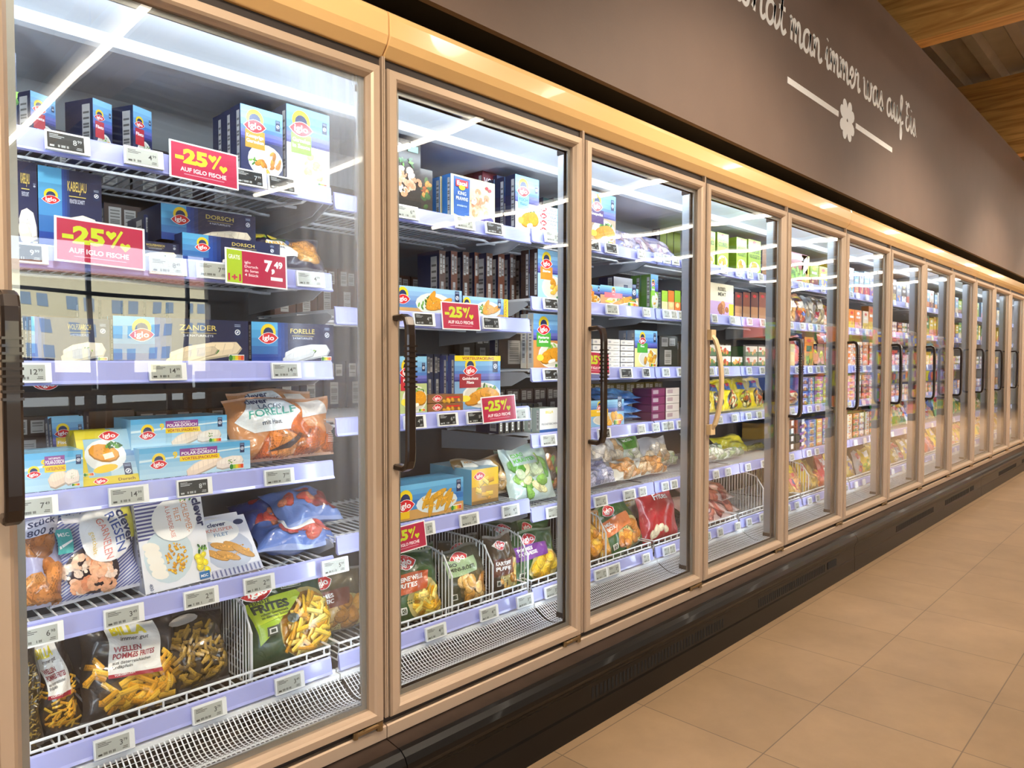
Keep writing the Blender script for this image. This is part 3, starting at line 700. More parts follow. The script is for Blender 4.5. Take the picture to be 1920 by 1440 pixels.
def BG(bay, sh, xl, xr, yt, fn, desc, t=.06, rows=1, yaw=0, tilt=14, roll=0, lift=0, yp=.30, h=None, seed=1, dy=.07, back=None, wr=.005, cat='frozen food bag', cell=.008, nx=18, ny=24, nm='bag'):
    X0, X1 = PX(xl, yp - .02), PX(xr, yp - .02); w = X1 - X0; Xc = (X0 + X1) / 2; z = zsh(bay, sh) + .003 + lift
    if h is None: h = (P((xl + xr) / 2, yt, yp)[1] - z) / max(.3, math.cos(R(tilt)))
    me = pouch(w, h, t, fn(w, h), back, seed, wr, nx, ny, cell)
    z += t / 2 * math.sin(R(tilt)) * .55
    for i in range(rows): put(me, nm, (Xc + (.006 if i % 2 else 0), yp + i * dy, z), yaw + (4 if i % 2 else 0), tilt, roll, desc, cat, None, bay, sh)
    return w, h
# ---- artwork
def a_navy(title, sub='', food='fillet', fc='F3E9D8', split=.36, seed=2, ly=.6):
    def f(w, h):
        a = Art(w, h, '171F4A', seed); a.grad(0, 0, w * split, h, '1B3F93', '58B4EA', 5); a.grad(w * split, 0, w * (split + .16), h, '1F4A9E', '171F4A', 4, True)
        a.fillet(w * .66, h * .27, w * .56, h * .36, 7, fc); a.fillet(w * .55, h * .17, w * .40, h * .24, 14, shade(fc, .82), False)
        a.iglo(w * .19, h * ly, min(w * .27, h * .5)); a.text(title, w * .60, h * .74, h * .12, 'D9C46A', fit=w * .30, al='c')
        a.rect(w * .47, h * .67, w * .74, h * .68, 'D9C46A'); a.text(sub or '2-4 NATURFILETS', w * .6, h * .59, h * .05, 'C9D0E4', fit=w * .24, al='c')
        a.seal(w * .91, h * .72, min(w * .10, h * .18)); a.score(w * .84, h * .05, w * .12); return a
    return f
def a_sky(seed=3):
    def f(w, h):
        a = Art(w, h, '8CC8EA', seed); a.grad(0, 0, w, h, 'BFE1F2', '5BAEDF', 6)
        a.poly([(w * .0, h * .55), (w, h * .75), (w, h * .8), (0, h * .62)], 'D8EEF8')
        a.fillet(w * .56, h * .30, w * .34, h * .40, 18, 'F2DCC6', False); a.fillet(w * .80, h * .32, w * .26, h * .38, 5, 'F4E6DA')
        a.iglo(w * .16, h * .45, min(w * .24, h * .52)); a.text('9', w * .28, h * .62, h * .2, 'F2D21E', bold=.04)
        a.rect(w * .34, h * .66, w * .68, h * .90, '8A3F93'); a.text('POLAR-DORSCH', w * .51, h * .69, h * .10, 'FFFFFF', bold=.02, fit=w * .31, al='c'); a.text('NATURFILETS', w * .51, h * .81, h * .05, 'FFFFFF', fit=w * .2, al='c')
        a.rect(w * .34, h * .48, w * .70, h * .65, 'F6D51F'); a.text('VORTEILSPACKUNG', w * .52, h * .52, h * .09, 'A0202A', bold=.02, fit=w * .32, al='c')
        a.seal(w * .92, h * .74, min(w * .09, h * .16)); a.score(w * .80, h * .06, w * .13); return a
    return f
def a_tall(lab, lines, food, seed=4, strip=None, base='2B4E9E', body=None, plate=True, lt='FFFFFF'):
    def f(w, h):
        a = Art(w, h, base, seed); a.grad(0, h * .62, w, h, '4B7CC6', '8ECBF0', 4); a.grad(0, h * .50, w, h * .66, '2B2F7C', '6A6FC0', 3)
        a.rect(0, 0, w, h * .52, body or '1D2552')
        if plate: a.ell(w * .58, h * .25, w * .42, h * .24, 'E9E6DE', n=18); a.ell(w * .58, h * .25, w * .38, h * .21, 'D8D2C2', n=18)
        food(a, w, h); lw = w * .46
        a.rect(w * .10, h * .40, w * .10 + lw, h * .66, lab)
        for i, t in enumerate(lines): a.text(t, w * .10 + lw / 2, h * (.55 - .075 * i), h * .05, lt, bold=.025, fit=lw * .88, al='c')
        a.iglo(w * .10 + lw / 2, h * .72, min(w * .52, h * .34)); a.seal(w * .88, h * .80, w * .11); a.score(w * .72, h * .03, w * .2)
        if strip: a.rect(0, h * .90, w, h, 'F6DC1F'); a.text('VORTEILSPACKUNG', w * .5, h * .925, h * .05, 'A0202A', bold=.03, fit=w * .9, al='c')
        return a
    return f
def a_plain(base, seed=5, c2=None, words=None, tc='FFFFFF', food=None):
    def f(w, h):
        a = Art(w, h, base, seed)
        if c2: a.rect(0, 0, w, h * .45, c2)
        if food: food(a, w, h)
        for i, t in enumerate(words or []): a.text(t, w * .5, h * (.78 - .16 * i), h * .11, tc, bold=.02, fit=w * .8, al='c')
        return a
    return f
def a_edge(base='3A2A26', seed=6, white='BDBAB6', two=True, n=1):
    def f(w, h):
        a = Art(w, h, base, seed)
        a.bars(w * .28, h * .08, w * .66, h * .55, True, white, 20)
        if two: a.bars(w * .12, h * .66, w * .46, h * .95, True, white, 9); a.bars(w * .54, h * .68, w * .86, h * .93, True, white, 9)
        return a
    return f
nug = lambda c='DFA02E', n=10: (lambda a, w, h: a.blobs(w * .64, h * .25, w * .27, h * .16, n, w * .10, (c, 'C98A22', 'EDB94C'), .6))
def f_schnitzel(a, w, h):
    a.leaves(w * .66, h * .36, w * .24, h * .08, 22, w * .06); a.nugget(w * .52, h * .24, w * .62, h * .24, 18, 'D8921E'); a.nugget(w * .76, h * .27, w * .44, h * .24, -12, 'E09A22'); a.fillet(w * .60, h * .14, w * .24, h * .07, 10, 'FFF6E4', False)
    a.ell(w * .22, h * .20, w * .11, h * .06, 'F4E04A')
def f_shr(a, w, h): a.prawns(w * .64, h * .25, w * .27, h * .17, 14, w * .09)
def f_cresc(a, w, h): a.blobs(w * .66, h * .25, w * .27, h * .17, 12, w * .11, ('C9832A', 'DE9C36', 'B87222'), .45); a.leaves(w * .3, h * .22, w * .1, h * .05, 6, w * .05)
def f_green(a, w, h): a.blobs(w * .64, h * .25, w * .27, h * .16, 16, w * .08, ('E9DC9A', 'F0B08A', 'D9E08A', 'FBE7C4'), .7)
# bags
def stripes(a, w, h, c='5560A8', ang=28, gap=.0065):
    k = math.tan(R(ang)); y = -w * k
    while y < h:
        pts = [(0, y), (w, y + w * k), (w, y + w * k + gap * .5), (0, y + gap * .5)]
        pts = [(x, min(max(yy, 0), h)) for x, yy in pts]
        if abs(pts[0][1] - pts[3][1]) > 1e-4 and abs(pts[1][1] - pts[2][1]) > 1e-4 or True:
            # clip to the face: walk the line inside 0..h
            x0 = max(0, -y / k) if y < 0 else 0; x1 = min(w, (h - gap * .5 - y) / k)
            if x1 > x0: a.poly([(x0, y + x0 * k), (x1, y + x1 * k), (x1, y + x1 * k + gap * .5), (x0, y + x0 * k + gap * .5)], c)
        y += gap
def a_prawnbag(w, h):
    a = Art(w, h, 'D9DCEE', 11); stripes(a, w, h); a.rect(w * .25, h * .84, w * .8, h * .99, 'ECEAF4')
    a.ell(w * .46, h * .30, w * .30, h * .26, '3A2A33', n=16); a.prawns(w * .42, h * .26, w * .24, h * .2, 26, w * .095)
    a.ell(w * .66, h * .66, w * .32, h * .32, 'F7F8FC', n=20)
    a.text('clever', w * .80, h * .86, w * .105, '1E2A5C', -80, .03, fit=h * .38); a.text('RIESEN', w * .67, h * .85, w * .11, '3455A8', -80, .008, fit=h * .44)
    a.text('GARNELEN', w * .54, h * .82, w * .085, 'E88A80', -80, 0, fit=h * .46); a.text('geschält', w * .44, h * .70, w * .05, 'EBCB5A', -80, 0, fit=h * .26)
    a.poly([(w * .10, h * .52), (w * .26, h * .52), (w * .27, h * .78), (w * .10, h * .78)], '3AA7A9'); a.text('MSC', w * .12, h * .7, h * .04, 'FFFFFF', fit=w * .12); a.poly([(w * .11, h * .60), (w * .26, h * .66), (w * .26, h * .64), (w * .12, h * .57)], 'FFFFFF')
    a.poly([(w * .86, h * .86), (w * .98, h * .98), (w * .98, h * .55), (w * .93, h * .55)], 'D9D24A'); return a
def a_bordelaise(w, h):
    a = Art(w, h, 'E9EBF2', 12)
    for i in range(22):
        if i % 2: a.rect(0, h * .55 + h * .45 * i / 22, w * .5, h * .55 + h * .45 * (i + 1) / 22, '4A4C8C')
    a.ell(w * .40, h * .36, w * .36, h * .30, 'C9DAE2', n=18)
    for i in range(5): a.ell(w * (.16 + .02 * i), h * (.48 - .075 * i), w * .13, h * .055, 'F6F1E6', -20, 10)
    a.blobs(w * .50, h * .32, w * .16, h * .19, 60, w * .028, ('E0A21E', 'F0BE2E', 'C98B16'), .6); a.ell(w * .55, h * .74, w * .34, h * .24, 'FBFBF8', n=20)
    a.text('clever', w * .84, h * .94, w * .12, '1E2A5C', -84, .035, fit=h * .34); a.text('SCHLEMMER-', w * .66, h * .93, w * .09, 'E8955A', -84, 0, fit=h * .36); a.text('FILET', w * .54, h * .86, w * .08, 'E8955A', -84, 0, fit=h * .16)
    a.text('À LA BORDELAISE', w * .42, h * .90, w * .065, 'D9705A', -84, 0, fit=h * .36); a.text('400 g', w * .06, h * .1, w * .05, '1E2A5C', -84, 0)
    a.blobs(w * .86, h * .2, w * .10, h * .14, 8, w * .06, ('F5E02E', 'EBD93A'), .8); a.leaves(w * .88, h * .36, w * .08, h * .05, 10, w * .04); a.leaves(w * .78, h * .96, w * .12, h * .03, 10, w * .04)
    a.rect(w * .80, h * .02, w * .96, h * .10, '1E6AA8'); a.text('MSC', w * .82, h * .04, h * .03, 'FFFFFF'); return a
def a_knusper(w, h):
    a = Art(w, h, 'E4E6F0', 13); a.rect(0, h * .0, w, h * .14, 'C9CCE0')
    a.ell(w * .5, h * .42, w * .44, h * .34, 'B9C2D6', n=16); a.ell(w * .45, h * .76, w * .36, h * .2, 'FAFAF8', n=18)
    for x, y, g in ((.25, .38, -35), (.45, .34, -30), (.62, .46, -38), (.40, .50, -25), (.74, .36, -40)): a.nugget(w * x, h * y, w * .44, h * .12, g, 'D09A4A')
    a.text('clever', w * .42, h * .86, h * .07, '1E2A5C', 0, .03, fit=w * .4, al='c'); a.text('KNUSPER', w * .45, h * .77, h * .06, 'D9705A', 0, 0, fit=w * .5, al='c'); a.text('FILET', w * .45, h * .68, h * .06, '3A7AA8', 0, 0, fit=w * .3, al='c')
    a.ell(w * .84, h * .88, w * .1, h * .05, '22305C')
    for i in range(12): a.rect(w * (.04 + .08 * i), h * .01, w * (.07 + .08 * i), h * .12, '6A6F9C')
    return a
def a_billa(dark='2A2320', pal=('E5A622', 'F0BC3C', 'C98B18')):
    def f(w, h):
        a = Art(w, h, dark, 14); a.fries(w * .55, h * .22, w * .42, h * .19, 46, w * .26, w * .045, pal, '4A3414'); a.fries(w * .85, h * .45, w * .1, h * .12, 8, w * .2, w * .04, pal, None); a.fries(w * .1, h * .5, w * .07, h * .12, 6, w * .18, w * .04, pal, None)
        a.poly([(w * .22, h * .42), (w * .80, h * .38), (w * .74, h * .93), (w * .22, h * .95)], 'F1F1EE')
        a.text('BILLA', w * .27, h * .82, h * .09, 'E9D82A', bold=.05, fit=w * .36); a.text('immer gut', w * .34, h * .76, h * .04, '3A3A3A', shear=.3, fit=w * .3)
        a.text('WELLEN', w * .26, h * .655, h * .05, '9A2030', bold=.03, fit=w * .28); a.text('POMMES FRITES', w * .26, h * .59, h * .05, '9A2030', bold=.03, fit=w * .44)
        a.text('aus österreichischen', w * .26, h * .54, h * .03, '333333', fit=w * .40); a.text('Erdäpfeln', w * .26, h * .50, h * .03, '333333', fit=w * .2)
        a.poly([(w * .22, h * .42), (w * .80, h * .38), (w * .80, h * .42), (w * .22, h * .455)], 'A82036'); a.text('VORGEBACKEN', w * .28, h * .427, h * .02, 'FFFFFF'); return a
    return f
def a_loose(dark='241C18', pal=('9C7A22', 'B08C2E', '7A5E18'), n=110):
    def f(w, h):
        a = Art(w, h, dark, 15); a.fries(w * .5, h * .42, w * .46, h * .44, n, w * .16, w * .035, pal, '3A2C10')
        a.ell(w * .35, h * .88, w * .2, h * .06, 'B9B4AE'); return a
    return f
def a_frites(w, h):
    a = Art(w, h, '2E4A2E', 16); a.ell(w * .68, h * .40, w * .36, h * .42, 'B9A86A', n=20); a.fries(w * .68, h * .38, w * .33, h * .37, 95, w * .22, w * .034)
    a.poly([(w * .06, h * .52), (w * .40, h * .56), (w * .62, h * .76), (w * .58, h * .82), (w * .05, h * .78)], 'B9D02A'); a.poly([(w * .06, h * .52), (w * .36, h * .55), (w * .1, h * .30)], '9CBE2A')
    a.text('FRITES', w * .09, h * .655, h * .085, '26361E', bold=.05, fit=w * .46); a.text('FEINSTE', w * .09, h * .75, h * .04, '26361E', bold=.03, fit=w * .2); a.text('vollster Geschmack', w * .14, h * .61, h * .028, '26361E', fit=w * .3); a.text('im dünnsten Schnitt', w * .14, h * .575, h * .028, '26361E', fit=w * .3)
    a.iglo(w * .20, h * .88, w * .30, False); a.rect(w * .44, h * .85, w * .66, h * .92, 'C9C9C0'); a.rect(w * .445, h * .855, w * .655, h * .915, '2E4A2E'); a.text('ÖSTERREICH', w * .455, h * .87, h * .025, 'F0F0F0', bold=.02, fit=w * .19)
    a.ell(w * .45, h * .50, w * .065, h * .055, '3A4438'); a.rect(w * .16, h * .38, w * .28, h * .48, '3A4438'); a.rect(w * .18, h * .40, w * .26, h * .46, 'DADAD4'); a.rect(w * .195, h * .412, w * .245, h * .448, '3A4438'); return a
def a_igbag(base, lab, lines, food, seed=17, lc='FFFFFF', ly=.55, ring='C9B978'):
    def f(w, h):
        a = Art(w, h, base, seed)
        if ring: a.ell(w * .62, h * .30, w * .36, h * .30, ring, n=18)
        food(a, w, h); a.iglo(w * .36, h * .84, min(w * .44, h * .36), False)
        a.poly([(w * .06, h * (ly - .13)), (w * .66, h * (ly - .10)), (w * .72, h * (ly + .14)), (w * .06, h * (ly + .16))], lab)
        for i, t in enumerate(lines): a.text(t, w * .10, h * (ly + .05 - .085 * i), h * .06, lc, bold=.03, fit=w * .5)
        a.rect(w * .10, h * .16, w * .2, h * .26, 'E0E0D8'); a.rect(w * .115, h * .175, w * .185, h * .245, '33402E'); return a
    return f
def fd_disc(pal=('E8B72C', 'F2CB44', 'D69E20'), n=16, z=.10):
    def g(a, w, h):
        for x, y in a.scat(w * .6, h * .27, w * .28, h * .22, n):
            k = w * z * a.r.uniform(.8, 1.1); c = a.r.choice(pal); a.ell(x, y - k * .1, k * 1.08, k * .95, shade(c, .5), n=10); a.ell(x, y, k, k * .85, c, n=12); a.ell(x, y, k * .7, k * .58, shade(c, .8), n=10); a.ell(x, y, k * .5, k * .42, shade(c, 1.2), n=10)
    return g
def fd_pot(a, w, h): a.blobs(w * .58, h * .30, w * .34, h * .24, 18, w * .12, ('D69A3E', 'E6B25A', 'C4842C', 'EBC27A'), .8, .45)
def a_clear(base, pal, n=40, z=.16, lab=None, words=(), tc='4CB52A', labc='F2F4F2', seed=21, asp=.6, ly=.5):
    def f(w, h):
        a = Art(w, h, base, seed); a.blobs(w * .5, h * .42, w * .40, h * .38, n, w * z, pal, asp, .55)
        for i in range(7): x, y = a.r.uniform(.1, .8) * w, a.r.uniform(.15, .9) * h; a.poly([(x, y), (x + w * .12, y + h * .05), (x + w * .05, y + h * .015)], shade(mixc(base, 'FFFFFF', .6), 1))
        if lab: a.poly([(w * lab[0], h * lab[1]), (w * lab[2], h * lab[1]), (w * lab[2], h * lab[3]), (w * lab[0], h * lab[3])], labc)
        for i, t in enumerate(words): a.text(t, w * (lab[0] + .03), h * (lab[3] - .09 - .10 * i), h * .065, tc, bold=.02, fit=w * (lab[2] - lab[0] - .06))
        return a
    return f
def a_lachs(w, h):
    a = Art(w, h, 'C98A5A', 23); a.blobs(w * .6, h * .34, w * .36, h * .28, 9, w * .22, ('C8692A', 'D67E38', 'B85A20', 'E09450'), .55, .45)
    a.poly([(w * .66, h * .62), (w * .98, h * .70), (w * .86, h * .95), (w * .6, h * .9)], 'D8D2CC'); a.poly([(w * .05, h * .62), (w * .18, h * .42), (w * .5, h * .44), (w * .62, h * .72), (w * .5, h * .96), (w * .2, h * .97)], 'E8EEF2')
    a.text('clever', w * .16, h * .88, h * .08, '2A3A68', bold=.03, fit=w * .26); a.text('LACHS', w * .26, h * .79, h * .07, '3A5A78', fit=w * .26); a.text('FORELLE', w * .16, h * .64, h * .12, '3AA89A', 6, .01, fit=w * .42); a.text('mit Haut', w * .25, h * .52, h * .07, '2A3A58', 4, .01, fit=w * .2)
    for i in range(9): a.rect(w * (.52 + .012 * i), h * (.40 - .01 * i), w * (.56 + .012 * i), h * (.405 - .01 * i), '3A4A2A', 40)
    for i in range(10): a.rect(w * .9, h * (.2 + .03 * i), w * .99, h * (.21 + .03 * i), 'E6D8CE')
    a.poly([(w * .30, h * .12), (w * .44, h * .22), (w * .58, h * .38), (w * .62, h * .36), (w * .5, h * .15)], '4A3A34'); return a
def a_ellabag(w, h):
    a = Art(w, h, '2A2440', 24); a.ell(w * .72, h * .52, w * .26, h * .36, '8A5A2A', n=14); a.nugget(w * .75, h * .6, w * .40, h * .44, -20, 'D6923A'); a.nugget(w * .72, h * .38, w * .4, h * .4, -10, 'E0A24A')
    a.poly([(w * .18, h * .30), (w * .56, h * .24), (w * .50, h * .68), (w * .22, h * .66)], 'EFEFEA'); a.text('PAELLA', w * .2, h * .53, h * .09, 'E8B82E', bold=.04, fit=w * .26); a.text('PFANNE', w * .24, h * .42, h * .05, '5A6A8A', fit=w * .2)
    a.leaves(w * .3, h * .78, w * .2, h * .1, 14, w * .05); a.ell(w * .16, h * .82, w * .07, h * .09, 'E8D84A'); a.ell(w * .32, h * .84, w * .07, h * .07, 'F0D850'); a.ell(w * .52, h * .72, w * .035, h * .07, '2A4A8A'); return a
def a_fishfinger(w, h):
    a = Art(w, h, '3E86C6', 25); a.grad(0, h * .4, w, h, '2E6FB8', '6CB8E6', 4); a.rect(0, 0, w, h * .28, 'C99A5A'); a.ell(w * .58, h * .38, w * .32, h * .30, 'D8E4E8', n=16)
    for x, y, g in ((.42, .52, 60), (.52, .50, 25), (.62, .45, 65), (.72, .48, 50), (.60, .62, 20), (.48, .30, 80), (.76, .34, 60)): a.nugget(w * x, h * y, w * .26, h * .16, g, 'D6A02E')
    a.iglo(w * .10, h * .42, w * .26); a.rect(0, h * .06, w * .16, h * .26, 'F2C41E'); a.seal(w * .92, h * .74, w * .07); a.score(w * .80, h * .06, w * .16); return a
# ================================================================ bay 1
def f_crust(a, w, h): a.nugget(w * .5, h * .28, w * .7, h * .3, -15, 'E0981E'); a.leaves(w * .5, h * .5, w * .3, h * .05, 16, w * .06)
def a_gratin(w, h):
    a = Art(w, h, 'E8D23A', 44); a.rect(w * .12, h * .14, w, h, '9CC4D8'); a.grad(w * .5, h * .14, w, h * .6, 'BFD8E4', '5A8AB8', 4); a.ell(w * .46, h * .52, w * .36, h * .30, 'E8EDF0', n=18)
    a.nugget(w * .44, h * .58, w * .52, h * .30, -20, 'E0981E'); a.rect(w * .42, h * .46, w * .6, h * .56, 'F4EEDC', 12); a.ell(w * .42, h * .28, w * .22, h * .07, 'F0C82E', 10); a.leaves(w * .6, h * .68, w * .16, h * .06, 16, w * .06)
    a.rect(w * .0, h * .84, w * .62, h, 'D9CC2A'); a.iglo(w * .58, h * .88, w * .36, False); a.seal(w * .80, h * .2, w * .14); a.rect(0, 0, w, h * .13, 'D8C23A'); a.iglo(w * .3, h * .065, w * .24, False); a.text('Dorsch', w * .6, h * .04, h * .05, '5A2A1A', bold=.02, fit=w * .3); a.score(w * .04, h * .18, w * .16); return a
CT(1, 0, 455, 535, 206, a_tall('C9962A', ['Knusprige', 'Garnelen'], f_cresc, 31), 'navy carton of crispy prawn bites with ochre label', d=.05, rows=3, yaw=3)
CT(1, 0, 540, 622, 207, a_tall('8CC63F', ['Garnelen', 'in Sauce'], f_green, 32, body='DCD9C8'), 'blue carton with lime label and shrimp bowl', d=.05, rows=3, yaw=3)
for i, (a_, b_) in enumerate(((62, 118), (178, 222), (252, 296))):
    CT(1, 0, a_, b_, (180, 192, 205)[i], a_tall('C02A38', ['Filets'], f_schnitzel, 33 + i), 'dark blue carton turned sideways behind the rail tags', d=.09, rows=1, yaw=24, yp=.42)
CT(1, 0, 22, 42, 100, a_plain('3A4A6A', words=['LACHS'], food=lambda a, w, h: a.leaves(w * .5, h * .4, w * .3, h * .1, 14, .012)), 'dark carton with green herbs at the door edge', rows=1)
CT(1, 1, 20, 76, 303, a_navy('KABELJAU', 'FEINSTER SCHNITT', seed=35, split=.02, ly=.3), 'tall navy cod carton standing by the door handle', d=.05, rows=2)
CT(1, 1, 78, 196, 320, a_navy('KABELJAU', 'FEINSTER SCHNITT', seed=36), 'large navy cod carton with white fillets', d=.06, rows=2, h=None)
CT(1, 1, 345, 527, 447, a_navy('DORSCH', '4 NATURFILETS', seed=37, split=.25, ly=.55), 'flat navy cod fillet carton with gold lettering', d=.16, rows=1, bars=False, lift=0)
CT(1, 1, 306, 482, 394, a_navy('DORSCH', '4 NATURFILETS', seed=38, split=.25), 'upper flat navy cod fillet carton set back', d=.16, rows=1, yp=.31, bars=False, lift=.055)
CT(1, 1, 222, 340, 452, a_navy('WOLFSBARSCH', seed=39, split=.2), 'flat navy carton with white fish rolls', d=.16, rows=1, yp=.28, bars=False)
CT(1, 1, 274, 304, 405, a_edge('1E2A55', 7), 'upright blue carton showing its barcode edge', d=.14, rows=2, yp=.40)
CT(1, 1, 200, 268, 385, a_edge('43302A', 8), 'brown backed carton standing deep on the shelf', d=.05, rows=2, yp=.52)
BG(1, 1, 480, 622, 446, a_ellabag, 'dark bag of breaded fish pan with lemon wedges', t=.05, tilt=30, rows=2, seed=3)
CT(1, 2, 60, 206, 596, a_navy('WOLFSBARSCH', '2-4 MEDITERRANE FISCHFILETS', seed=40, split=.04, ly=-.5, fc='D8D2C4'), 'navy perch fillet carton with silver fish', d=.035, rows=4)
CT(1, 2, 213, 466, 597, a_navy('ZANDER', seed=41, split=.28, fc='EBD9B8'), 'long navy zander fillet carton with herb sprig', d=.035, rows=5)
CT(1, 2, 472, 626, 606, a_navy('FORELLE', seed=42, split=.30, fc='D9DDE0'), 'navy trout fillet carton with silver skin', d=.035, rows=5)
for i in range(6): CT(1, 2, 150 + i * 42, 186 + i * 42, 560 + i * 2, a_edge('4A342C', 9, two=False), 'brown upright carton in the rear row', d=.03, rows=1, yp=.56)
CT(1, 3, 40, 152, 848, a_sky(43), 'light blue cod fillet carton beside the handle', d=.05, rows=2, side='8CC8EA')
CT(1, 3, 152, 262, 795, a_gratin, 'yellow cod gratin carton leaning back', d=.035, rows=2, tilt=30, side='C9B02A', bars=False)
CT(1, 3, 258, 467, 834, a_sky(45), 'lower light blue polar cod value carton', d=.10, rows=1, side='8CC8EA', bars=False)
CT(1, 3, 243, 424, 772, a_sky(46), 'upper light blue polar cod value carton', d=.12, rows=1, side='8CC8EA', bars=False, yp=.30, lift=.066, h=.070)
CT(1, 3, 100, 160, 780, a_tall('E8C61E', ['Fisch'], f_crust, 47, base='8A8A3A'), 'yellow and green carton deep behind the gratin', d=.03, rows=3, yp=.44, tilt=12)
CT(1, 3, 165, 250, 770, a_edge('5A4436', 10, two=False), 'brown carton edge in the rear row', d=.05, rows=2, yp=.56)
BG(1, 3, 432, 634, 752, a_lachs, 'clear bag of orange salmon trout with white banner', t=.10, tilt=14, seed=5, wr=.008, nx=26, ny=26)
BG(1, 3, 440, 600, 735, a_lachs, 'clear bag of salmon trout behind the front one', t=.08, tilt=10, seed=6, yp=.43)
BG(1, 4, 18, 118, 975, a_clear('A8A6C8', ('C07A3A', 'CF8F50', 'A8642C'), 8, .34, (.3, .75, .95, .95), ('Stück', '800 g'), '22305C', 'DDDDF0', 51, .7), 'lilac bag of breaded fillets beside the handle', t=.08, tilt=14, seed=7)
BG(1, 4, 86, 268, 958, a_prawnbag, 'striped white bag of giant peeled prawns', t=.055, tilt=16, roll=-3, seed=8, nx=26, ny=26, cell=.009, wr=.004)
BG(1, 4, 100, 262, 950, a_clear('8C8A4A', ('C9B84A', 'A8982E'), 10, .2), 'olive bag right behind the prawn bag', t=.05, tilt=10, yp=.42, seed=9)
CT(1, 4, 266, 394, 932, a_bordelaise, 'white carton of bordelaise fish fillet with parsley', d=.035, rows=2, tilt=14, side='B8BACB', roll=-2)
CT(1, 4, 388, 492, 958, a_knusper, 'white striped carton of crispy fish sticks laid back', d=.04, rows=2, tilt=38, side='C8CADA', bars=False, yaw=4)
fd_red = ('B0403A', 'C9564A', '8A2A30', 'D98A6A')
BG(1, 4, 492, 632, 1000, a_clear('5A78C0', fd_red, 16, .14, (.35, .3, .75, .6), (), seed=52), 'blue and red bag lying across the wires', t=.075, tilt=70, seed=10, h=.17, wr=.008, yaw=-12)
BG(1, 4, 470, 600, 960, a_clear('3A4A8A', fd_red, 14, .15, seed=53), 'blue and red bag stacked behind another', t=.075, tilt=66, seed=11, yp=.40, h=.17, lift=.03)
BG(1, 4, 540, 650, 950, a_clear('6A8AD0', fd_red, 12, .15, seed=54), 'blue bag of red vegetables near the hinge side', t=.075, tilt=66, seed=12, yp=.34, h=.17, lift=.055)
BG(1, 9, 10, 70, 1205, a_loose('2E2418', ('8A7024', 'A08434')), 'dark bag of potato wedges against the door side', t=.09, tilt=8, seed=13)
BG(1, 9, 66, 152, 1195, a_billa(), 'black wavy fries bag half hidden by its neighbour', t=.08, tilt=10, roll=-8, seed=14, yp=.32)
BG(1, 9, 140, 330, 1178, a_billa(), 'black wavy fries bag with large white label', t=.11, tilt=16, roll=3, seed=15, nx=26, ny=26)
BG(1, 9, 175, 320, 1168, a_billa(), 'black wavy fries bag standing one row back', t=.08, tilt=10, seed=16, yp=.44)
BG(1, 9, 292, 432, 1172, a_loose(), 'loose dark bag of wavy fries beside the wire divider', t=.13, tilt=22, seed=17, yp=.31)
BG(1, 9, 290, 420, 1165, a_loose(), 'dark bag of wavy fries at the rear of the bin', t=.12, tilt=14, seed=18, yp=.52)
BG(1, 9, 462, 634, 1096, a_frites, 'green bag of thin fries with lime banner', t=.10, tilt=18, roll=-3, seed=19, nx=26, ny=26, cell=.009)
BG(1, 9, 560, 690, 1078, a_igbag('5A5034', '7A3A2A', ['POMMES', 'CLASSIC'], fd_pot, 55), 'brown green bag of classic fries beyond the lime one', t=.09, tilt=12, seed=20, yp=.40)
BG(1, 9, 470, 600, 1085, a_igbag('2E4A2E', '7A3A2A', ['POMMES', 'CLASSIC'], fd_pot, 56), 'green fries bag behind the lime banner bag', t=.08, tilt=8, seed=21, yp=.50)
# ================================================================ bay 2
def f_kp(a, w, h): a.prawns(w * .66, h * .42, w * .26, h * .32, 26, w * .07); a.ell(w * .8, h * .84, w * .04, h * .04, 'C02030'); a.ell(w * .87, h * .80, w * .04, h * .04, 'C02030')
def a_escal(w, h):
    a = Art(w, h, 'E6D9A8', 61); a.poly([(w * .06, h * .12), (w * .40, h * .02), (w * .42, h * .95), (w * .06, h * .97)], '2A5FA8'); f_kp(a, w, h)
    a.rect(w * .10, h * .74, w * .37, h * .90, 'D6202A'); a.ell(w * .235, h * .73, w * .07, h * .06, 'F2D21E'); a.text('Escal', w * .235, h * .78, h * .09, 'FFFFFF', bold=.03, fit=w * .24, al='c')
    a.text('KING', w * .235, h * .56, h * .08, 'FFFFFF', fit=w * .18, al='c'); a.text('PRAWNS', w * .235, h * .44, h * .08, 'FFFFFF', fit=w * .26, al='c'); a.text('entdarmt', w * .235, h * .30, h * .05, 'CFE0F4', shear=.3, fit=w * .22, al='c')
    a.ell(w * .8, h * .10, w * .16, h * .09, '4A3C8A'); a.score(w * .3, h * .04, w * .14); return a
CT(2, 0, 735, 790, 262, a_plain('2E2218', 62, food=lambda a, w, h: (a.prawns(w * .5, h * .42, w * .4, h * .18, 22, w * .13), a.leaves(w * .5, h * .68, w * .3, h * .06, 14, w * .09), a.rect(0, 0, w, h * .14, '1A1410'), a.ell(w * .25, h * .88, w * .14, h * .05, 'D8D8E8'), a.rect(w * .55, h * .84, w * .9, h * .93, '8CB8A8'))), 'dark brown carton of grilled prawns at the door post', rows=2, d=.04)
CT(2, 0, 786, 812, 318, a_plain('3A2A1C', 63, food=lambda a, w, h: a.blobs(w * .5, h * .5, w * .4, h * .35, 14, w * .2, ('B85A20', '4A6A2A', 'D6923A'))), 'brown carton with red sauce bowl picture', rows=2, d=.04, yp=.30)
CT(2, 0, 846, 928, 335, a_escal, 'cream and blue carton of king prawns', d=.042, rows=1, side='3A7CC0')
CT(2, 0, 826, 900, 340, a_escal, 'cream and blue king prawns carton, one row back', d=.05, rows=2, side='3A7CC0', yp=.312)
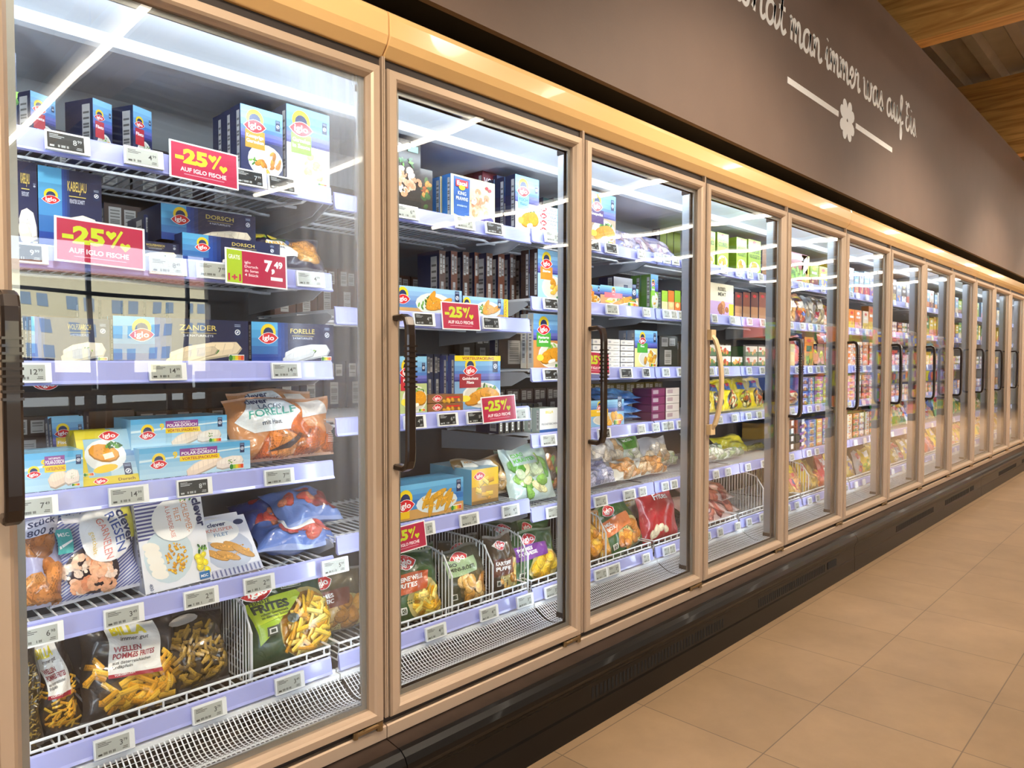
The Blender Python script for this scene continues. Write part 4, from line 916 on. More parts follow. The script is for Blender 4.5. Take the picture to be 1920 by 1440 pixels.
CT(2, 0, 905, 932, 322, a_plain('7A1E2C', 64, words=['VOM', 'FISCH']), 'maroon carton laid behind the king prawns', d=.05, rows=2, yp=.40, side='6A1E2A')
CT(2, 0, 932, 945, 330, a_plain('2A3A6A', 65, food=nug()), 'slim navy carton edge behind the maroon one', d=.05, rows=1, yp=.38)
CT(2, 0, 966, 1010, 332, a_tall('7FC8D0', ['FISCH', 'filets'], f_schnitzel, 66, body='E6E2D2', lt='1E4A7A'), 'blue carton of breaded fish fillets with turquoise label', d=.05, rows=3)
for i in range(4): CT(3, 0, 1010, 1052, 0, a_plain('F0F0F2', 67, words=[], food=lambda a, w, h: (a.iglo(w * .2, h * .5, w * .3, False), a.text('FISCH', w * .5, h * .35, h * .35, '4A5A7A'), a.rect(w * .8, 0, w, h, '8CC8D8'))), 'flat white carton in a low stack', d=.14, rows=1, h=.024, lift=.0255 * i, bars=False, side='E8E8EC')
CT(3, 0, 1018, 1036, 372, a_plain('1F4A50', 68, food=lambda a, w, h: a.ell(w * .5, h * .5, w * .2, h * .2, '5AA8A0')), 'dark teal carton behind the low white stack', rows=1, d=.03, yp=.42)
CT(3, 0, 1038, 1054, 372, a_plain('1F4A50', 69, food=lambda a, w, h: a.ell(w * .5, h * .5, w * .2, h * .2, '5AA8A0')), 'dark teal carton nearest the lamp post', rows=1, d=.03, yp=.42)
for i in range(8):
    CT(2, 1, 824 + i * 22, 836 + i * 22, 470 + i * 1.2, a_edge('7A4A38' if i % 2 else '5E4034', 70 + i), 'dark carton standing on edge with barcode stripes', d=.12, rows=1, yp=.44 if i < 4 else .40)
def a_ff(seed, strip=False):
    def f(w, h):
        a = Art(w, h, '5A8CCB', seed); a.grad(0, h * .3, w, h, '6A8ACB', '9CCBEE', 4); a.rect(0, 0, w, h * .2, 'C9A06A'); a.ell(w * .55, h * .40, w * .28, h * .42, 'DDE6E0', n=16); a.leaves(w * .42, h * .4, w * .12, h * .25, 18, w * .035)
        for x, y, g in ((.5, .55, 60), (.62, .5, -20), (.56, .3, 10), (.72, .45, 30)): a.nugget(w * x, h * y, w * .26, h * .26, g, 'E09A2A')
        a.iglo(w * .08, h * .5, w * .2); a.seal(w * (.80 if strip else .92), h * .7, w * .07)
        if strip: a.rect(w * .90, 0, w, h, 'F6DC1F'); a.text('VORTEILSPACKUNG', w * .965, h * .05, w * .05, 'A0202A', 90, .02, fit=h * .9)
        return a
    return f
CT(2, 1, 745, 866, 540, a_ff(78), 'blue fish portions carton with green garnish', d=.035, rows=3)
CT(2, 1, 868, 952, 558, a_ff(79, True), 'blue fish portions carton with yellow end strip', d=.035, rows=3)
CT(3, 1, 1008, 1056, 470, a_tall('EE8A2A', ['Sterne'], nug('F0B02A', 9), 80, body='9CC8E8'), 'blue carton with orange label and star nuggets', d=.04, rows=2, side='3A2C2A')
CT(2, 2, 745, 800, 668, a_tall('C02A38', ['Filets'], f_schnitzel, 81, body='B8C88A'), 'blue carton with golden schnitzel behind the handle', d=.035, rows=2)
for i in range(4): CT(2, 2, 800 + i * 14, 812 + i * 14, 664, a_edge('2E3A5A', 82 + i), 'blue carton edge with two white barcode strips', d=.10, rows=1, yp=.34)
CT(2, 2, 852, 938, 667, a_tall('9A2030', ['Goldschatz', 'Filets'], f_schnitzel, 86, strip=True, body='7FA8D0'), 'value pack carton of golden fillets with yellow band', d=.035, rows=3, side='3A4A8A', lift=.002)
for i in range(2): CT(2, 2, 803, 868, 0, a_plain('8A5A34', 87, food=lambda a, w, h: (a.iglo(w * .25, h * .55, w * .26, False), a.rect(w * .5, h * .5, w * .9, h * .7, 'D6202A'), a.blobs(w * .6, h * .25, w * .3, h * .1, 8, w * .05, ('D6A02E',)))), 'flat red brown carton lying in front', d=.06, rows=1, h=.026, lift=.028 * i, bars=False, side='9A6A4A', yp=.258)
CT(3, 2, 1000, 1056, 590, a_tall('4CA83A', ['Panierte', 'Scholle'], f_schnitzel, 88, body='C98A4A'), 'blue carton of plaice with green label', d=.03, rows=3, side='D8D0C0')
CT(3, 2, 935, 995, 596, a_edge('4A3A34', 89), 'brown carton edge beside the bracket', d=.05, rows=1, yp=.48)
for i in range(7): CT(3, 3, 975 + i * 0 - 40 + i * 11, 984 - 40 + i * 11, 757, a_edge('3A3A34', 90 + i, 'F0F0EE', False), 'dark slim carton with white paper strip', d=.12, rows=1, yp=.34)
CT(3, 3, 1012, 1048, 765, a_plain('F2F4F4', 97, words=['BILLA', ''], tc='E9D82A', food=lambda a, w, h: (a.rect(0, 0, w, h * .12, '2A5FA8'), a.text('FISCHSTÄBCHEN', w * .1, h * .3, h * .08, '4A5A6A', fit=w * .8))), 'white carton with yellow lettering and blue foot', d=.04, rows=2, side='9AA8A0')
CT(2, 3, 745, 868, 903, a_fishfinger, 'blue fish finger carton with golden sticks', d=.06, rows=2, lift=.0, side='5A9CC8')
CT(2, 3, 884, 934, 878, lambda w, h: (lambda a: (a.rect(0, h * .5, w, h, 'F0C41E'), a.fries(w * .55, h * .45, w * .38, h * .3, 12, w * .3, w * .09, bg=None), a.iglo(w * .28, h * .80, w * .40, False), a.rect(0, 0, w, h * .10, '8A6A3A')) and a)(Art(w, h, 'C99A4A', 98)), 'light blue sided fish stick carton lying deep', d=.22, rows=1, side='7FC0DE', top='A8D4E8', bars=False, yp=.29)
BG(2, 3, 870, 962, 866, a_clear('9A7A4A', ('C9A878', 'A8844C', 'E0C490'), 50, .10, (.1, .62, .7, .9), ('WOK',), 'E8A02A', 'EDEBE2', 99), 'clear bag of noodles with white paper flap', t=.08, tilt=24, seed=22, yp=.34, wr=.008)
BG(2, 3, 945, 1012, 845, a_clear('7A968A', ('8CA890', '9CC0A0'), 16, .2, (.2, .55, .7, .85), ('CIAO',), '7AD02A', '7A968A', 100), 'clear bag with bright green lettering, standing', t=.06, tilt=16, seed=23, yp=.38)
BG(3, 4, 965, 1050, 840, a_clear('B8CCC8', ('D8D4A0', '8CBF5A', 'C9D8B0', '5FA83A'), 22, .14, (.1, .64, .6, .88), ('CIAO', 'KRÄUTER'), '58C82A', 'B8CCC8', 101), 'clear frosty bag of herbs leaning to the lamp post', t=.07, tilt=18, seed=24, yp=.30, nx=22, ny=26)
BG(3, 4, 1000, 1062, 840, a_clear('7A6A5A', ('C98A5A', '8CBF5A'), 22, .14, seed=102), 'green and brown bag behind the herb bag', t=.06, tilt=12, seed=25, yp=.42)
BG(2, 9, 735, 832, 1042, a_igbag('34582E', 'C0582E', ['FEINE WELLE', 'FRITES'], lambda a, w, h: a.fries(w * .68, h * .24, w * .28, h * .2, 30, w * .3, w * .07), 103), 'green bag of fine wavy fries with orange label', t=.09, tilt=14, seed=26, nx=24, ny=26)
BG(2, 9, 745, 830, 1025, a_igbag('34582E', 'C0582E', ['FRITES'], fd_pot, 104), 'green fries bag one row behind the orange label', t=.07, tilt=8, seed=27, yp=.46)
BG(2, 9, 836, 920, 1030, a_igbag('4A4A34', 'A8C498', ['BIO', 'MINI-RÖSTI'], fd_pot, 105, '2E3A2A', .66, '6A5A34'), 'sage labelled bag of mini potato rösti', t=.09, tilt=12, seed=28, nx=22, ny=24)
BG(2, 9, 835, 910, 1010, a_igbag('3A3A2A', '8A3A4A', ['RÖSTI'], fd_pot, 106), 'dark potato bag behind the sage label', t=.07, tilt=8, seed=29, yp=.46)
BG(2, 9, 926, 978, 1005, a_igbag('4A3A28', '6A3A28', ['KARTOFFEL', 'PUFFER'], fd_pot, 107, ly=.45), 'brown bag of potato pancakes next to the divider', t=.08, tilt=10, seed=30)
BG(2, 9, 925, 985, 975, a_igbag('3A4A2E', '8A7A2A', ['PUFFER'], fd_pot, 108), 'olive potato bag at the rear of the bin', t=.08, tilt=6, seed=31, yp=.48)
BG(3, 9, 966, 1056, 1000, a_igbag('2F5A2A', '7A3A9A', ['POMMES', 'DUCHESSE'], fd_disc(), 109, ly=.6), 'green bag of swirled potatoes with violet label', t=.09, tilt=14, seed=32, nx=22, ny=24)
BG(3, 9, 960, 1040, 975, a_igbag('2F5A2A', '7A3A9A', ['POMMES'], fd_disc(), 110), 'green potato bag behind the violet label one', t=.08, tilt=6, seed=33, yp=.48)
# ================================================================ bay 3
CT(3, 0, 1100, 1153, 362, a_tall('4A2A6A', ['Knusperfilet'], f_schnitzel, 120, body='B89A7A'), 'blue carton with violet label, alone on the shelf', d=.05, rows=1)
for i, (a_, b_) in enumerate(((1160, 1200), (1192, 1238), (1232, 1274))):
    BG(3, 0, a_, b_, 447 + 4 * i, a_clear('9C98C8', ('C9B0A8', 'B89AA8', 'D8CCE0'), 12, .2, seed=121 + i), 'lilac bag lying low on the shelf', t=.06, tilt=50, seed=34 + i, h=.15, yp=.32)
for i in range(3): CT(3, 0, 1236 + 13 * i, 1248 + 13 * i, 425 + 3 * i, a_plain('8A9A2A', 124), 'olive green carton in the rear row', d=.05, rows=1, yp=.56)
CT(3, 1, 1098, 1125, 534, a_tall('EE8A2A', ['Fisch'], nug(), 126), 'blue carton half behind the black handle', d=.04, rows=2)
CT(3, 1, 1125, 1196, 538, a_tall('E8788A', ['Lachs'], f_schnitzel, 127, body='D8A878'), 'wide blue carton with pink label and fillets', d=.04, rows=2)
CT(3, 1, 1150, 1185, 520, a_plain('E6E4EA', 128, words=[]), 'white flat carton set on the blue ones behind', d=.08, rows=1, yp=.34, h=.06, lift=.075)
CT(3, 1, 1219, 1233, 515, a_tall('8CC63F', ['Gemüse'], nug('E8C62E', 6), 129, body='7AA83A', base='9CCB4A'), 'narrow green carton with yellow sticks', d=.05, rows=2, side='5A8A3A')
for i, (c, c2) in enumerate((('9CC63F', 'E8E0B0'), ('E87A2E', 'F0C890'), ('8CC02E', 'E8803A'))):
    CT(3, 1, 1240 + i * 12, 1251 + i * 12, 545, a_plain(c, 130 + i, c2, food=lambda a, w, h: a.ell(w * .5, h * .3, w * .3, h * .12, 'F0E0A0')), ('lime', 'orange', 'green and orange')[i] + ' upright carton beside the post', d=.05, rows=2)
for j in range(3):
    for i in range(5):
        CT(3, 2, 1112 + j * 26, 1136 + j * 26, 0, a_plain('EDEBE8', 135, food=lambda a, w, h: (a.rect(w * .1, h * .3, w * .3, h * .7, 'B8B8C0'), a.rect(w * .5, h * .3, w * .9, h * .5, 'C8C4C0'))), ('first', 'middle', 'last')[j] + ' column flat white carton', d=.12, rows=1, h=.020 + .002 * (j == 1), lift=.0235 * i, bars=False, side='D8D8DC')
CT(3, 2, 1190, 1232, 620, a_tall('4CA83A', ['Filets'], nug('F0C02E', 9), 136, body='E8D890'), 'blue carton with green label and lemony sticks', d=.04, rows=2, side='9AA0B0')
CT(3, 2, 1236, 1270, 630, a_edge('3A3A34', 137), 'dark carton beside the post on the white stack shelf', d=.08, rows=1, yp=.36)
CT(3, 3, 1100, 1170, 750, a_tall('F2C41E', ['Backfisch'], nug('F0B02A', 8), 138, base='4A90D8', body='8CC0E8'), 'blue carton of battered fish, lying at the front', d=.05, rows=1)
for i in range(4):
    BG(3, 3, 1128, 1212, 0, a_clear('3E86D0', ('5AA0E0', '2E6EB8'), 14, .2, seed=139 + i), 'bright blue bag in a pile of four', t=.03, tilt=78, seed=40 + i, h=.16, lift=.030 * i + .004, yp=.31)
for j in range(2):
    for i in range(4):
        CT(3, 3, 1222 + 27 * j, 1247 + 27 * j, 0, a_plain('7A2E5A' if j == 0 else 'E4DCD8', 143 + i, food=lambda a, w, h: a.rect(w * .1, h * .3, w * .5, h * .8, 'C9A04A' if w > 9 else 'B8A0A8')), ('plum coloured', 'cream and plum')[j] + ' flat carton in a stack', d=.10, rows=1, h=.034, lift=.0355 * i, bars=False, side='6A2A4A')
clr = [('C9CCD8', ('D8C8B0', 'C9A070', 'E8E0D8')), ('A8B0C8', ('8A90B8', 'C8C8E0')), ('D0CCC0', ('D89A5A', 'E8C49A')), ('C8D0C0', ('E8E8D8', 'B8C89A'))]
for i, (a_, b_, yt, t_, lf, c, ds) in enumerate(((1100, 1165, 870, 40, 0, 1, 'blue grey clear bag lying in front'), (1120, 1185, 818, 20, 0, 0, 'clear bag of mushrooms with red sticker'), (1172, 1215, 818, 18, 0, 3, 'clear bag with green banner label standing'),
        (1160, 1215, 870, 45, 0, 2, 'clear bag of pale peeled vegetables in front'), (1205, 1262, 865, 45, 0, 2, 'clear bag of small potatoes in front'), (1225, 1280, 850, 30, 0, 3, 'clear bag of cauliflower near the post'), (1215, 1265, 822, 14, 0, 0, 'clear brown tinted bag at the rear'))):
    b0, pl = clr[c]; lab = {1: (.1, .1, .5, .3), 2: (.1, .6, .85, .9)}.get(i)
    BG(3, 4, a_, b_, yt, a_clear(b0, pl, 22, .16, lab, ('GEMÜSE',) if i == 2 else (), 'FFFFFF', {1: 'C02A38', 2: '5AA83A'}.get(i, 'EEEEEE'), 150 + i), ds, t=.07, tilt=t_, seed=50 + i, yp=.31 if i in (0, 3, 4) else .42, wr=.008)
BG(3, 9, 1088, 1156, 975, a_clear('A8742A', ('E0A02E', 'C9842A', 'F0BC4A'), 40, .13, seed=160), 'golden bag of potato slices spilling forward', t=.10, tilt=24, seed=60, yp=.29)
BG(3, 9, 1146, 1222, 948, a_igbag('33602E', 'E07A3A', ['MIX', 'BOX'], fd_disc(('E0942A', 'F0B04A', 'C97A20'), 22, .08), 161), 'green potato bag with orange label, leaning', t=.09, tilt=26, seed=61, roll=-10)
BG(3, 9, 1178, 1222, 928, a_clear('4A4A34', ('8A7A3A', 'A8944A'), 20, .14, (.1, .45, .8, .92), ('BILLA', 'BIO'), 'E9C82A', 'F0F0EA', 162), 'olive bag with white and yellow label panel', t=.07, tilt=12, seed=62, yp=.42)
BG(3, 9, 1215, 1280, 918, a_plain('B01E2C', 163, words=['Frites'], food=lambda a, w, h: a.blobs(w * .3, h * .2, w * .2, h * .1, 6, w * .08, ('F0E0C0',))), 'large red fries bag near the lamp post', t=.09, tilt=12, seed=63)
BG(3, 9, 1205, 1262, 918, a_plain('9A1E2A', 164), 'red bag behind the large red one', t=.08, tilt=6, seed=64, yp=.46)
# ================================================================ bay 4
for i, (a_, b_) in enumerate(((1318, 1339), (1343, 1364), (1379, 1398), (1401, 1424))):
    CT(4, 0, a_, b_, (432, 437, 446, 450)[i], a_plain('A4CC2A', 170 + i, words=['', 'VEGGIE', 'NUGGETS'] if i > 1 else ['VEGAN', 'CUBES'], tc='2E4A1E', food=lambda a, w, h: (a.ell(w * .5, h * .92, w * .16, h * .06, 'D6202A'), a.ell(w * .5, h * .2, w * .42, h * .17, 'F0F0E8'), a.blobs(w * .5, h * .2, w * .3, h * .1, 8, w * .12, ('E8C04A', 'D6A02E')))), 'lime green carton with red logo and bowl', d=.045, rows=2, side='6A8A1E', bars=False)
CT(4, 0, 1427, 1440, 462, a_plain('8A5A2A', 174), 'brown carton beside the lime ones', rows=1)
CT(4, 1, 1330, 1374, 532, a_plain('E8E0C4', 175, 'C9A8D8', words=['REBEL', 'MEAT'], tc='2A2A2A', food=lambda a, w, h: (a.blobs(w * .55, h * .25, w * .25, h * .14, 10, w * .1, ('A8643A', 'C98A5A')), a.rect(w * .8, 0, w, h * .4, 'EBD83A'))), 'cream and lilac lettered carton', d=.045, rows=2)
BG(4, 1, 1318, 1350, 562, a_clear('6A7A5A', ('C8C8A0', '8A9A6A', 'E0DCC0'), 30, .12, seed=176), 'clear bag of green noodles by the cream handle', t=.06, tilt=28, seed=70)
for i in range(4): CT(4, 1, 1377 + 15 * i, 1390 + 15 * i, 548, a_plain('8A4A34' if i % 2 else '6A3A30', 177 + i, 'B8845A', food=lambda a, w, h: a.ell(w * .5, h * .85, w * .25, h * .06, 'D6202A')), 'reddish brown upright carton with red logo', d=.05, rows=2)
for j in range(2):
    for i, (a_, b_) in enumerate(((1318, 1343), (1345, 1370), (1398, 1420), (1422, 1440))):
        CT(4, 2, a_, b_, 0, a_plain('ECE4D8', 181 + i, '3E6A34', food=lambda a, w, h: (a.blobs(w * .5, h * .45, w * .35, h * .2, 9, w * .09, ('C8503A', 'E0A050', '7AA03A')), a.ell(w * .2, h * .75, w * .12, h * .13, 'D6202A'))), 'small ready meal tray with green base', d=.10, rows=1, h=.052, lift=.055 * j, bars=False, side='34542E', nm='meal_tray')
CT(4, 2, 1372, 1392, 668, a_plain('ECE4D8', 185, '3E6A34', food=lambda a, w, h: a.blobs(w * .5, h * .5, w * .35, h * .3, 9, w * .09, ('C8503A', 'E0A050'))), 'single low ready meal tray', d=.10, rows=1, h=.05, bars=False, side='34542E', nm='meal_tray')
def a_yel(seed):
    def f(w, h):
        a = Art(w, h, 'E8CE1E', seed); a.ell(w * .56, h * .34, w * .36, h * .30, '2A1E1A', n=16); a.blobs(w * .56, h * .34, w * .29, h * .24, 26, w * .08, ('E0A02E', 'C8C84A', 'B85A20', 'F0E0B0'), .7)
        a.poly([(w * .1, h * .66), (w * .5, h * .62), (w * .55, h * .84), (w * .12, h * .88)], '2A5A9A'); a.ell(w * .35, h * .82, w * .2, h * .05, 'D6202A'); return a
    return f
for i, (a_, b_, yt) in enumerate(((1318, 1338, 722), (1336, 1364, 714), (1362, 1392, 712), (1388, 1416, 712), (1410, 1440, 708))):
    BG(4, 3, a_, b_, yt, a_yel(190 + i), 'yellow bag of pan vegetables with blue banner', t=.05, tilt=12, seed=71 + i, rows=2)
for i, (a_, b_, yt, c, ds) in enumerate(((1318, 1352, 815, 3, 'clear bag of cauliflower with violet sticker'), (1335, 1372, 838, 3, 'clear bag of pale cauliflower in the middle'), (1365, 1403, 845, 3, 'clear bag of white florets lying in front'), (1318, 1350, 862, 0, 'low clear bag in front of the cauliflower'))):
    BG(4, 4, a_, b_, yt, a_clear(clr[c][0], clr[c][1], 24, .15, (.3, .75, .6, .9) if i == 0 else None, (), '5A3A8A', '5A3A8A', 200 + i), ds, t=.07, tilt=36, seed=80 + i, yp=.33)
BG(4, 4, 1362, 1412, 822, a_plain('E8DC14', 204, food=lambda a, w, h: a.rect(w * .3, h * .4, w * .7, h * .5, 'B8A80E')), 'plain bright yellow bag lying behind the florets', t=.07, tilt=40, seed=84, yp=.40)
BG(4, 4, 1408, 1440, 835, a_plain('9A9234', 205), 'olive bag by the lamp post', t=.06, tilt=30, seed=85, yp=.40)
meat = ('A84A3A', 'C8705A', '8A2E2A', 'E0B0A0')
for i, (a_, b_, yt, lf) in enumerate(((1318, 1384, 930, 0), (1322, 1396, 938, .0), (1318, 1386, 905, .055))):
    BG(4, 9, a_, b_, yt, a_clear('B89A94', meat, 30, .12, seed=206 + i), ('lower', 'forward lying', 'upper')[i] + ' clear bag of red meat slices', t=.07, tilt=62, seed=86 + i, h=.20, lift=lf, yp=.29 + .05 * i, wr=.008)
# ================================================================ bay 5
CT(5, 0, 1476, 1512, 474, a_plain('8A2A34', 210, words=['KRÄUTER'], food=lambda a, w, h: (a.leaves(w * .5, h * .3, w * .35, h * .2, 30, w * .12), a.poly([(w * .75, h * .3), (w * .95, h * .5), (w * .95, h * .95), (w * .8, h * .8)], 'EDEDED'))), 'dark red carton with leafy herbs', d=.05, rows=2)
for i in range(3): BG(5, 0, 1512 + i * 22, 1536 + i * 22, 500, a_clear('5A6A44', ('C85A3A', '7AA03A', 'E0C04A'), 20, .14, seed=211 + i), 'colourful vegetable bag on the herb carton shelf', t=.05, tilt=14, seed=90 + i)
for i, (b0, pl) in enumerate((('B89A6A', ('E0C49A', 'C9945A')), ('6A3A4A', ('C85A3A', 'E0A050')), ('A8B0B8', ('D8D8D0', 'B8A080')), ('9A8A6A', ('C8B890', '8A7A4A')))):
    BG(5, 1, 1476 + 18 * i, 1496 + 18 * i, 556 + i, a_clear(b0, pl, 22, .16, (.2, .55, .8, .8), (), labc='E8E4DC', seed=214 + i), ('tan bread', 'maroon', 'silver grey', 'khaki')[i] + ' bag in the row of upright bags', t=.05, tilt=8, seed=93 + i)
CT(5, 2, 1476, 1490, 645, a_plain('C8BC8A', 218), 'beige narrow carton behind the handle', rows=1)
CT(5, 2, 1508, 1525, 632, a_plain('E08A2A', 219, 'C8A04A', food=lambda a, w, h: (a.ell(w * .5, h * .88, w * .25, h * .06, 'D6202A'), a.leaves(w * .5, h * .2, w * .3, h * .12, 10, w * .2), a.rect(w * .2, h * .5, w * .8, h * .7, '3A6A3A'))), 'orange upright carton with red logo', d=.05, rows=2)
for i in range(3): CT(5, 2, 1532 + 12 * i, 1543 + 12 * i, 645, a_plain('9A7A4A', 220 + i, '7A8A4A'), 'khaki brown upright carton', d=.05, rows=1, yp=.30)
for i, (a_, b_, yt) in enumerate(((1484, 1512, 730), (1508, 1532, 712), (1528, 1550, 728), (1545, 1566, 735))):
    BG(5, 3, a_, b_, yt, a_clear('A8948A', meat if i else ('8A4A2A', 'C8A070', 'E0D0B0'), 24, .14, (.1, .7, .9, .88), (), labc=('B82A38', 'C85A6A', 'B8404A', '9A3A40')[i], seed=224 + i), ('brown nut', 'red striped', 'pale meat', 'dark meat')[i] + ' bag with red header label', t=.06, tilt=16, seed=97 + i)
for j in range(2):
    for i in range(4): CT(5, 4, 1474 + 20 * j, 1492 + 20 * j, 0, a_plain('1E211F', 228, food=lambda a, w, h: a.rect(w * .6, h * .25, w * .85, h * .95, 'DADCDC')), ('first', 'second')[j] + ' stack black tray with white label', d=.12, rows=1, h=.042, lift=.046 * i, bars=False, side='22302A', nm='meal_tray')
for i, (a_, b_) in enumerate(((1508, 1536), (1530, 1556))): BG(5, 4, a_, b_, 808 + 12 * i, a_clear('4A5A7A' if i == 0 else '6A6A5A', ('3E9A3A', '5AB84A', '8A5A3A'), 18, .14, seed=229 + i), ('blue topped green', 'grey brown')[i] + ' bag beside the black trays', t=.06, tilt=26, seed=101 + i)
for i, (a_, b_, yt, b0, pl, ds) in enumerate(((1470, 1500, 880, '7A6034', ('C8A04A', 'A87A34'), 'brown bag of potato pieces'), (1492, 1522, 872, '9A8244', ('C98A5A', 'E0B878'), 'tan bag leaning across the bin'), (1514, 1545, 870, 'A8983A', ('D8B83A', 'B8982E'), 'yellow olive bag with tied top'), (1538, 1562, 880, '8A6A4A', ('C8503A', 'E0A050'), 'mixed bag next to the post'))):
    BG(5, 9, a_, b_, yt, a_clear(b0, pl, 26, .14, seed=232 + i), ds, t=.07, tilt=28, seed=104 + i)
# ================================================================ farther bays: sizes from the same shelves, looks from what shows through each door
POOL = {}
def simple_art(kind, c, c2, seed):
    def f(w, h):
        a = Art(w, h, c, seed); r = a.r
        if kind == 'b':
            a.rect(0, 0, w, h * .35, c2); a.ell(w * .5, h * .82, w * .22, h * .08, r.choice(['D6202A', 'F0D02A', 'FFFFFF', '2A4A9A'])); a.blobs(w * .55, h * .25, w * .28, h * .14, 7, w * .12, (c2, 'E8C080', 'D89A5A')); a.rect(w * .2, h * .55, w * .8, h * .66, 'F0F0F0')
        else:
            a.blobs(w * .5, h * .35, w * .35, h * .26, 12, w * .12, (c2, shade(c2, 1.3), shade(c2, .7))); a.rect(w * .18, h * .66, w * .82, h * .88, r.choice(['F0F0F0', 'F0D02A', 'C02A38', 'E8E4F4']))
        return a
    return f
CN = {'C8D22A': 'lime yellow', '9AB82A': 'green', 'E8A070': 'salmon pink', 'D86A5A': 'coral red', 'C02A48': 'crimson', 'E8D8D8': 'pale pink', '4A6AC8': 'royal blue', '6A8AE0': 'light blue', '3A4A9A': 'deep blue', 'E8842E': 'orange', 'F0E0C8': 'cream', 'E8E8F0': 'white', 'F09AB0': 'rose', '6A4A3A': 'brown',
      '3E8A3A': 'grass green', 'E0C02A': 'yellow', '8A5AA8': 'violet', 'A8A8B0': 'silver', '8AB8D8': 'sky blue', 'B8A04A': 'mustard', '7A2E3A': 'maroon'}
FAR = {6: [('b', ['C8D22A', '9AB82A', 'C8D22A', 'E0C02A']), ('g', ['E8A070', 'D86A5A', 'A8A8B0']), ('g', ['D86A5A', 'C02A48', 'E8A070']), ('s', ['6A8AE0', '4A6AC8', '8A5AA8', 'C8D22A']), ('s', ['4A6AC8', '6A8AE0', 'E0C02A']), ('g', ['C02A48', 'E0C02A', '6A4A3A'])],
       7: [('b', ['A8A8B0', '8AB8D8']), ('b', ['E8842E', 'E8842E', 'F0E0C8']), ('s', ['E8842E', 'F0E0C8', 'E8A070']), ('s', ['F09AB0', 'E8E8F0', 'D86A5A']), ('s', ['F0E0C8', 'E8842E', 'E8E8F0']), ('g', ['E0C02A', 'B8A04A', 'A8A8B0'])],
       8: [('b', ['A8A8B0', '6A4A3A']), ('s', ['E8E8F0', 'E8D8D8', '7A2E3A']), ('s', ['E8D8D8', 'F09AB0', 'E8E8F0']), ('s', ['E8E8F0', 'E8D8D8', '3A4A9A']), ('g', ['3E8A3A', 'E8E8F0', '9AB82A']), ('g', ['B8A04A', 'A8A8B0'])]}
DEF = [('b', ['9AB82A', '8AB8D8', 'F0E0C8']), ('b', ['E0C02A', 'D86A5A', '3E8A3A']), ('s', ['E8E8F0', 'F09AB0', 'E0C02A']), ('s', ['6A8AE0', 'E8842E', 'E8D8D8']), ('g', ['3E8A3A', 'B8A04A', 'A8A8B0']), ('g', ['E0C02A', 'D86A5A', 'B8A04A'])]
rf = random.Random(5)
for k in range(6, NB):
    for si in range(6):
        kind, cols = (FAR.get(k) or DEF)[si]; sh = si if si < 5 else 9; z = zsh(k, sh); x = XB(k - 1) + .045; j = 0
        while x < XB(k) - .07:
            c = cols[j % len(cols)] if k < 9 else rf.choice(cols); c2 = rf.choice(list(CN)); j += 1
            if kind in 'bs':
                w_ = rf.choice([.085, .11, .13]); h_ = rf.choice([.13, .155, .17]) if kind == 'b' else .04
                key = (kind, w_, h_, c)
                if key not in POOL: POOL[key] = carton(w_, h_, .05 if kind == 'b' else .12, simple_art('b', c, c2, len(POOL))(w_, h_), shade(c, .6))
                for q in range(1 if kind == 'b' else (4 if k < 8 else 2)):
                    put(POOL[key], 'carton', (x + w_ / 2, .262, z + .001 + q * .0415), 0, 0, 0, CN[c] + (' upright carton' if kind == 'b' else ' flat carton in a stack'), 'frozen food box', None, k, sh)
            else:
                w_ = rf.choice([.12, .15]); h_ = rf.choice([.18, .21]); key = (kind, w_, h_, c)
                if key not in POOL: POOL[key] = pouch(w_, h_, .06, simple_art('g', c, c2, len(POOL))(w_, h_), None, len(POOL), .006, 10, 12, .03)
                put(POOL[key], 'bag', (x + w_ / 2, .30, z + .012), rf.uniform(-6, 6), rf.choice([14, 24, 34]), 0, CN[c] + ' bag', 'frozen food bag', None, k, sh)
            x += w_ + rf.choice([.006, .012, .03])
# rear rows that fill the dark depth of the nearest shelves
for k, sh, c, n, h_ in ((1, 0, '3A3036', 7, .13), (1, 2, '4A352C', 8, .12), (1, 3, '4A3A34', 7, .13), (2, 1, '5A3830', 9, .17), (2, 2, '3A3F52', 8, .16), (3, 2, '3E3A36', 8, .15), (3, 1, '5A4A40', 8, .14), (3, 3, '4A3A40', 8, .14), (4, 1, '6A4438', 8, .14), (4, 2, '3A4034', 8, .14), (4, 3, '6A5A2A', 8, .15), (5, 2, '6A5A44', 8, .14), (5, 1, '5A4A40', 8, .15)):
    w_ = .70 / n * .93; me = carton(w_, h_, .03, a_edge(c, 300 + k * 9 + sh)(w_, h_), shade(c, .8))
    for i in range(n): put(me, 'carton', (XB(k - 1) + .05 + (i + .5) * .70 / n, .665, zsh(k, sh) + .001), 0, 0, 0, 'dim barcode-edged carton against the rear wall', 'frozen food box', None, k, sh)
